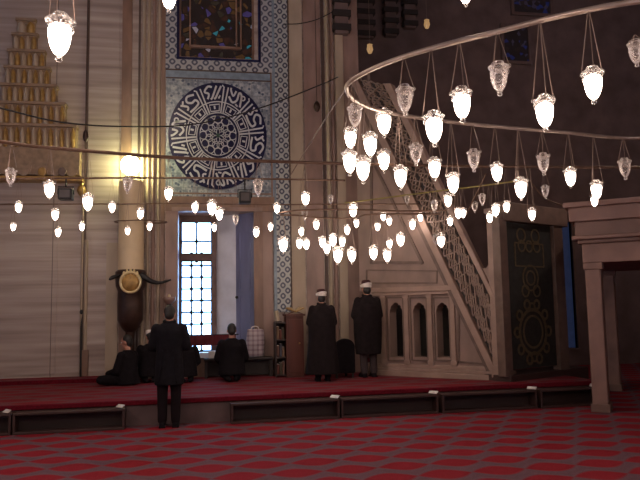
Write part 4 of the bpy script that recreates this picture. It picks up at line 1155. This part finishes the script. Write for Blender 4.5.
def standing(label, pos, yaw, s, garb):
    t = thing('person', label, 'person', Matrix.Translation(pos) @ Matrix.Rotation(yaw, 4, 'Z') @ Matrix.Scale(s, 4))
    # joints, 1.75 m figure facing +y
    hipz = .92; J = {}
    b = MB()
    T = head(b, (0, .035, 1.605), 0, -.14)
    b.caps((0, 0, 1.44), (0, .015, 1.56), .058, .054)
    b.etube([(0, 0, .86, .15, .10), (0, 0, .95, .168, .115), (0, .005, 1.08, .145, .10), (0, .01, 1.22, .16, .115), (0, .0, 1.36, .18, .115), (0, -.005, 1.44, .13, .085), (0, 0, 1.48, .06, .06)])
    arms = []
    for q in (-1, 1):
        sh = (q*.185, -.005, 1.40); el = (q*.25, .03, 1.13); wr = (q*.055, .215, 1.12+.03*(q > 0))
        arms.append((sh, el, wr)); b.caps(sh, el, .052, .042); b.caps(el, wr, .041, .028)
        hand(b, wr, (-q*.9, .15, .05*q), (0, .25, .97), (0, -1, -.1))
        hp = (q*.088, 0, .90); kn = (q*.092, .02, .49); an = (q*.09, -.02, .085)
        b.caps(hp, kn, .085, .058); b.caps(kn, an, .056, .036); b.caps((q*.09, -.03, .045), (q*.105, .14, .035), .038, .03)
    link('body', remesh(b, 'body', .010, 3), M_SKIN, t); eyes(T, t)
    # shoes
    for q in (-1, 1):
        g = MB(); g.caps((q*.09, -.045, .047), (q*.105, .15, .04), .047, .04); g.caps((q*.09, -.02, .05), (q*.09, -.02, .11), .048, .044)
        g.box(q*.095-.045, q*.095+.05, -.09, .185, 0, .022)
        link('shoe', remesh(g, 'shoe', .010, 2), M_BLACKCLOTH, t)
    g = MB()
    for q in (-1, 1): g.caps((q*.09, 0, .90), (q*.095, .015, .5), .105, .078); g.caps((q*.095, .015, .5), (q*.093, -.02, .10), .078, .066)
    g.etube([(0, 0, .80, .17, .11), (0, 0, 1.0, .175, .12)])
    link('trousers', remesh(g, 'trousers', .014, 3), garb['trousers'], t)
    g = MB(); hem = garb['hem']; fl = garb['flare']
    g.etube([(0, -.01, hem, .20*fl, .155*fl), (0, -.005, .75, .20*(1+(fl-1)*.6), .15*(1+(fl-1)*.5)), (0, 0, .95, .195, .14), (0, .0, 1.10, .185, .135), (0, .0, 1.25, .195, .145), (0, -.005, 1.37, .205, .14), (0, -.005, 1.44, .16, .10), (0, 0, 1.50, .075, .075)])
    for sh, el, wr in arms: g.caps(sh, el, .075, .066); g.caps(el, wr, .066, .056)
    if garb.get('cape'): # loose cloak over the elbows
        g.etube([(0, 0, hem, .24*fl, .19*fl), (0, 0, .8, .27, .19), (0, .0, 1.1, .275, .18), (0, -.0, 1.3, .25, .16), (0, 0, 1.42, .19, .11)])
    link('coat', remesh(g, 'coat', .014, 4), garb['coat'], t)
    # folds on the back
    g = MB()
    for x in (-.11, -.02, .08): g.tube(smooth_pts([(x*1.3*fl, -.13*fl, hem+.03), (x, -.135, .85), (x*.8, -.125, 1.1)], 5), .012, 6)
    g.build('coat_folds', garb['coat'], t, smooth=True)
    g = MB(); g.tube([(.076*math.cos(a), .008+.074*math.sin(a), 1.50+.012*math.sin(a)) for a in [2*PI*i/20 for i in range(20)]], .024, 8, True)
    g.build('collar', garb['coat'], t, smooth=True)
    if garb.get('turban'):
        g = MB()
        for k in range(3):
            g.tube([tuple(T(.088*math.cos(a)*(1+.04*k), -.012+.103*math.sin(a), .060+.019*k+.014*math.sin(a+k))) for a in [2*PI*i/24 for i in range(24)]], .017, 8, True)
        g.build('turban', M_TURBAN, t, smooth=True)
        MB().lathe([(.085, 0), (.086, .05), (.075, .075), (.04, .085), (0, .087)], 18, tuple(T(0, -.012, .102))).build('fez', M_FEZ, t, smooth=True)
        g = hair(T); 
        link('hair', remesh(MB().ell(T(0, -.045, -.01), .078, .066, .09), 'hair', .012, 2), M_HAIR, t)
    else:
        link('hair', remesh(hair(T), 'hair', .012, 2), M_HAIR, t)
    return t

def seated(label, pos, yaw, s, kneel, coatm, headyaw=0, cap=False, lean=0.0, hairm=None):
    t = thing('person', label, 'person', Matrix.Translation(pos) @ Matrix.Rotation(yaw, 4, 'Z') @ Matrix.Scale(s, 4))
    dz = .16 if kneel else .0
    b = MB(); ly = lean
    hz = .735+dz
    T = head(b, (0, .03+ly*1.0, hz), headyaw, -.15)
    b.caps((0, ly*.8, hz-.20), (0, ly*.9+.01, hz-.08), .056, .052)
    b.etube([(0, 0, .06+dz, .165, .13), (0, 0, .18+dz, .165, .12), (0, ly*.4, .33+dz, .15, .11), (0, ly*.6, .46+dz, .175, .115), (0, ly*.75, .545+dz, .13, .085), (0, ly*.8, .59+dz, .06, .06)])
    arms = []
    for q in (-1, 1):
        sh = (q*.18, ly*.7, .51+dz); el = (q*.25, .05+ly*.5, .25+dz)
        wr = (q*.12, .26, .24) if kneel else (q*.17, .28, .20)
        arms.append((sh, el, wr)); b.caps(sh, el, .05, .042); b.caps(el, wr, .04, .028); hand(b, wr, (-q*.3, .9, -.25), (-q, 0, .2), (0, -.2, -1))
    legs = []
    for q in (-1, 1):
        if kneel: hp = (q*.09, .0, .22); kn = (q*.12, .38, .10); an = (q*.09, -.10, .07); ft = (q*.06, -.24, .05)
        else: hp = (q*.10, .03, .11); kn = (q*.36, .28, .11); an = (-q*.03, .36, .065); ft = (-q*.16, .33, .06)
        legs.append((hp, kn, an, ft)); b.caps(hp, kn, .085, .06); b.caps(kn, an, .055, .038); b.caps(an, ft, .036, .03)
    link('body', remesh(b, 'body', .010, 3), M_SKIN, t); eyes(T, t)
    g = MB()
    for hp, kn, an, ft in legs: g.caps(hp, kn, .105, .08); g.caps(kn, an, .075, .058)
    g.ell((0, 0, .14+dz*.6), .20, .17, .12)
    link('trousers', remesh(g, 'trousers', .014, 3), M_BLACKCLOTH, t)
    g = MB()
    for hp, kn, an, ft in legs: g.caps(an, ft, .046, .038)
    link('socks', remesh(g, 'socks', .011, 2), M_BLACKCLOTH, t)
    g = MB()
    g.etube([(0, -.02, .02 if not kneel else .12, .245, .20), (0, -.01, .16+dz, .225, .165), (0, ly*.4, .33+dz, .20, .145), (0, ly*.6, .46+dz, .205, .14), (0, ly*.75, .545+dz, .16, .10), (0, ly*.8, .605+dz, .072, .072)])
    for sh, el, wr in arms: g.caps(sh, el, .078, .07); g.caps(el, wr, .068, .052)
    link('coat', remesh(g, 'coat', .014, 4), coatm, t)
    if cap:
        MB().lathe([(.086, 0), (.09, .03), (.08, .075), (.045, .092), (0, .094)], 20, tuple(T(0, -.012, .055))).build('cap', M_TURBAN, t, smooth=True)
    link('hair', remesh(hair(T), 'hair', .012, 2), hairm or M_HAIR, t)
    return t

def foot(x, y, z): return on_z(x, y, z)
p1 = foot(169, 423, 0); 
# keep him just clear of the dais front
p1 = p1 - PF.n*max(0, .22+(p1-PF.p).dot(PF.n)) if (p1-PF.p).dot(PF.n) > -.22 else p1
p1.x = on_Y(169, 423, p1.y).x
hgt = on_Y(168, 303.5, p1.y).z
standing('person standing on the main floor, back turned, in long black coat', p1, WF.a, hgt/1.76, dict(trousers=M_TROUS, coat=M_COAT, hem=.60, flare=1.05))
p5 = foot(323, 381, ZP); h5 = on_Y(320, 289.5, p5.y).z-ZP
standing('robed person in white turban and long flared dark cloak, beside the cabinet', p5, WF.a, h5/1.78, dict(trousers=M_ROBE, coat=M_ROBE, hem=.14, flare=1.45, cape=True, turban=True))
p6 = foot(369, 377, ZP); h6 = on_Y(368, 280.5, p6.y).z-ZP
standing('robed person in white turban and knee-length dark coat, before the marble arches', p6, WF.a+.1, h6/1.78, dict(trousers=M_GREYTR, coat=M_ROBE, hem=.42, flare=1.0, cape=True, turban=True))
seated('person sitting cross-legged in black at the left, face turned to the left', Vector((-1.38, 12.42, ZP)), 1.05, 1.0, False, M_BLACKCLOTH, .25)
seated('person in white cap sitting close beside the standing coat, mostly hidden', Vector((-1.03, 12.77, ZP)), .1, .90, True, M_BLACKCLOTH, .3, cap=True)
seated('person in black sitting right behind the standing coat, hidden but for one side', foot(186, 382, ZP), WF.a+.1, .86, True, M_BLACKCLOTH, .3)
seated('person kneeling in black below the barred window, back turned', foot(232, 381, ZP), WF.a+.05, 1.0, True, M_BLACKCLOTH, 0)

# round-backed chair behind the cloaked man
chp = foot(341.5, 377, ZP)
ch = thing('round_chair', 'dark upholstered round-backed chair half hidden behind the cloaked person', 'chair', Matrix.Translation(chp) @ Matrix.Rotation(.2, 4, 'Z'))
q = MB(); q.prism([(-.20, .08)]+[(.20*math.cos(t), .56+.15*math.sin(t)) for t in [PI-PI*k/14 for k in range(15)]]+[(.20, .08)], -.21, -.13); q.build('backrest', M_BLACKCLOTH, ch, bevel=.025)
for sx in (-1, 1): MB().box(sx*.17-.04, sx*.17+.04, -.13, .2, .08, .52).build('armrest', M_BLACKCLOTH, ch, bevel=.03)
MB().box(-.13, .13, -.13, .21, .08, .40).build('seat', M_BLACKCLOTH, ch, bevel=.03)
for sx in (-1, 1):
    for sy in (-1, 1): MB().tube([(sx*.16, sy*.16, 0), (sx*.16, sy*.16, .09)], .022, 8).build('leg', M_BENCH, ch)

# ------------------------------------------------------------------ light
w = bpy.data.worlds.new('sky'); SC.world = w; w.use_nodes = True
bgd = w.node_tree.nodes['Background']; bgd.inputs[0].default_value = (.40, .62, 1.0, 1); bgd.inputs[1].default_value = 6.5
pd = bpy.data.lights.new('window_portal', 'AREA'); pd.shape = 'RECTANGLE'; pd.size = gb-ga; pd.size_y = gz1-gz0; pd.cycles.is_portal = True
po_ = bpy.data.objects.new('window_portal', pd); COL.objects.link(po_)
po_.matrix_world = WF.m @ Matrix.Translation(((ga+gb)/2, DG+.3, (gz0+gz1)/2)) @ Matrix.Rotation(-PI/2, 4, 'X')
# added unseen points outside the frame: further chandelier lamps, plus far-wall fill
def point(p, e, r=.12, c=(1, .76, .64)):
    l = bpy.data.lights.new('offframe_fill_point', 'POINT'); l.energy = e; l.color = c; l.shadow_soft_size = r
    o = bpy.data.objects.new('offframe_fill_point', l); COL.objects.link(o); o.location = p
for p, e in (((-4.6, 6.2, 3.3), 40), ((-3.2, 3.6, 3.3), 40), ((2.6, 2.8, 3.3), 25), ((-.5, 2.0, 3.3), 30), ((5.2, 4.6, 3.3), 20), ((-2.5, 8.0, 6.6), 60), ((8.5, 8.5, 4.2), 38), ((6.0, 11.5, 5.5), 40)): point(YAW @ Vector(p), e*1.5)

SC.view_settings.view_transform = 'Standard'; SC.view_settings.look = 'None'; SC.view_settings.gamma = 1
SC.view_settings.exposure = .92; SC.view_settings.use_curve_mapping = False
SC.cycles.use_denoising = True
SC.cycles.max_bounces = 6; SC.cycles.diffuse_bounces = 3; SC.cycles.sample_clamp_indirect = 4
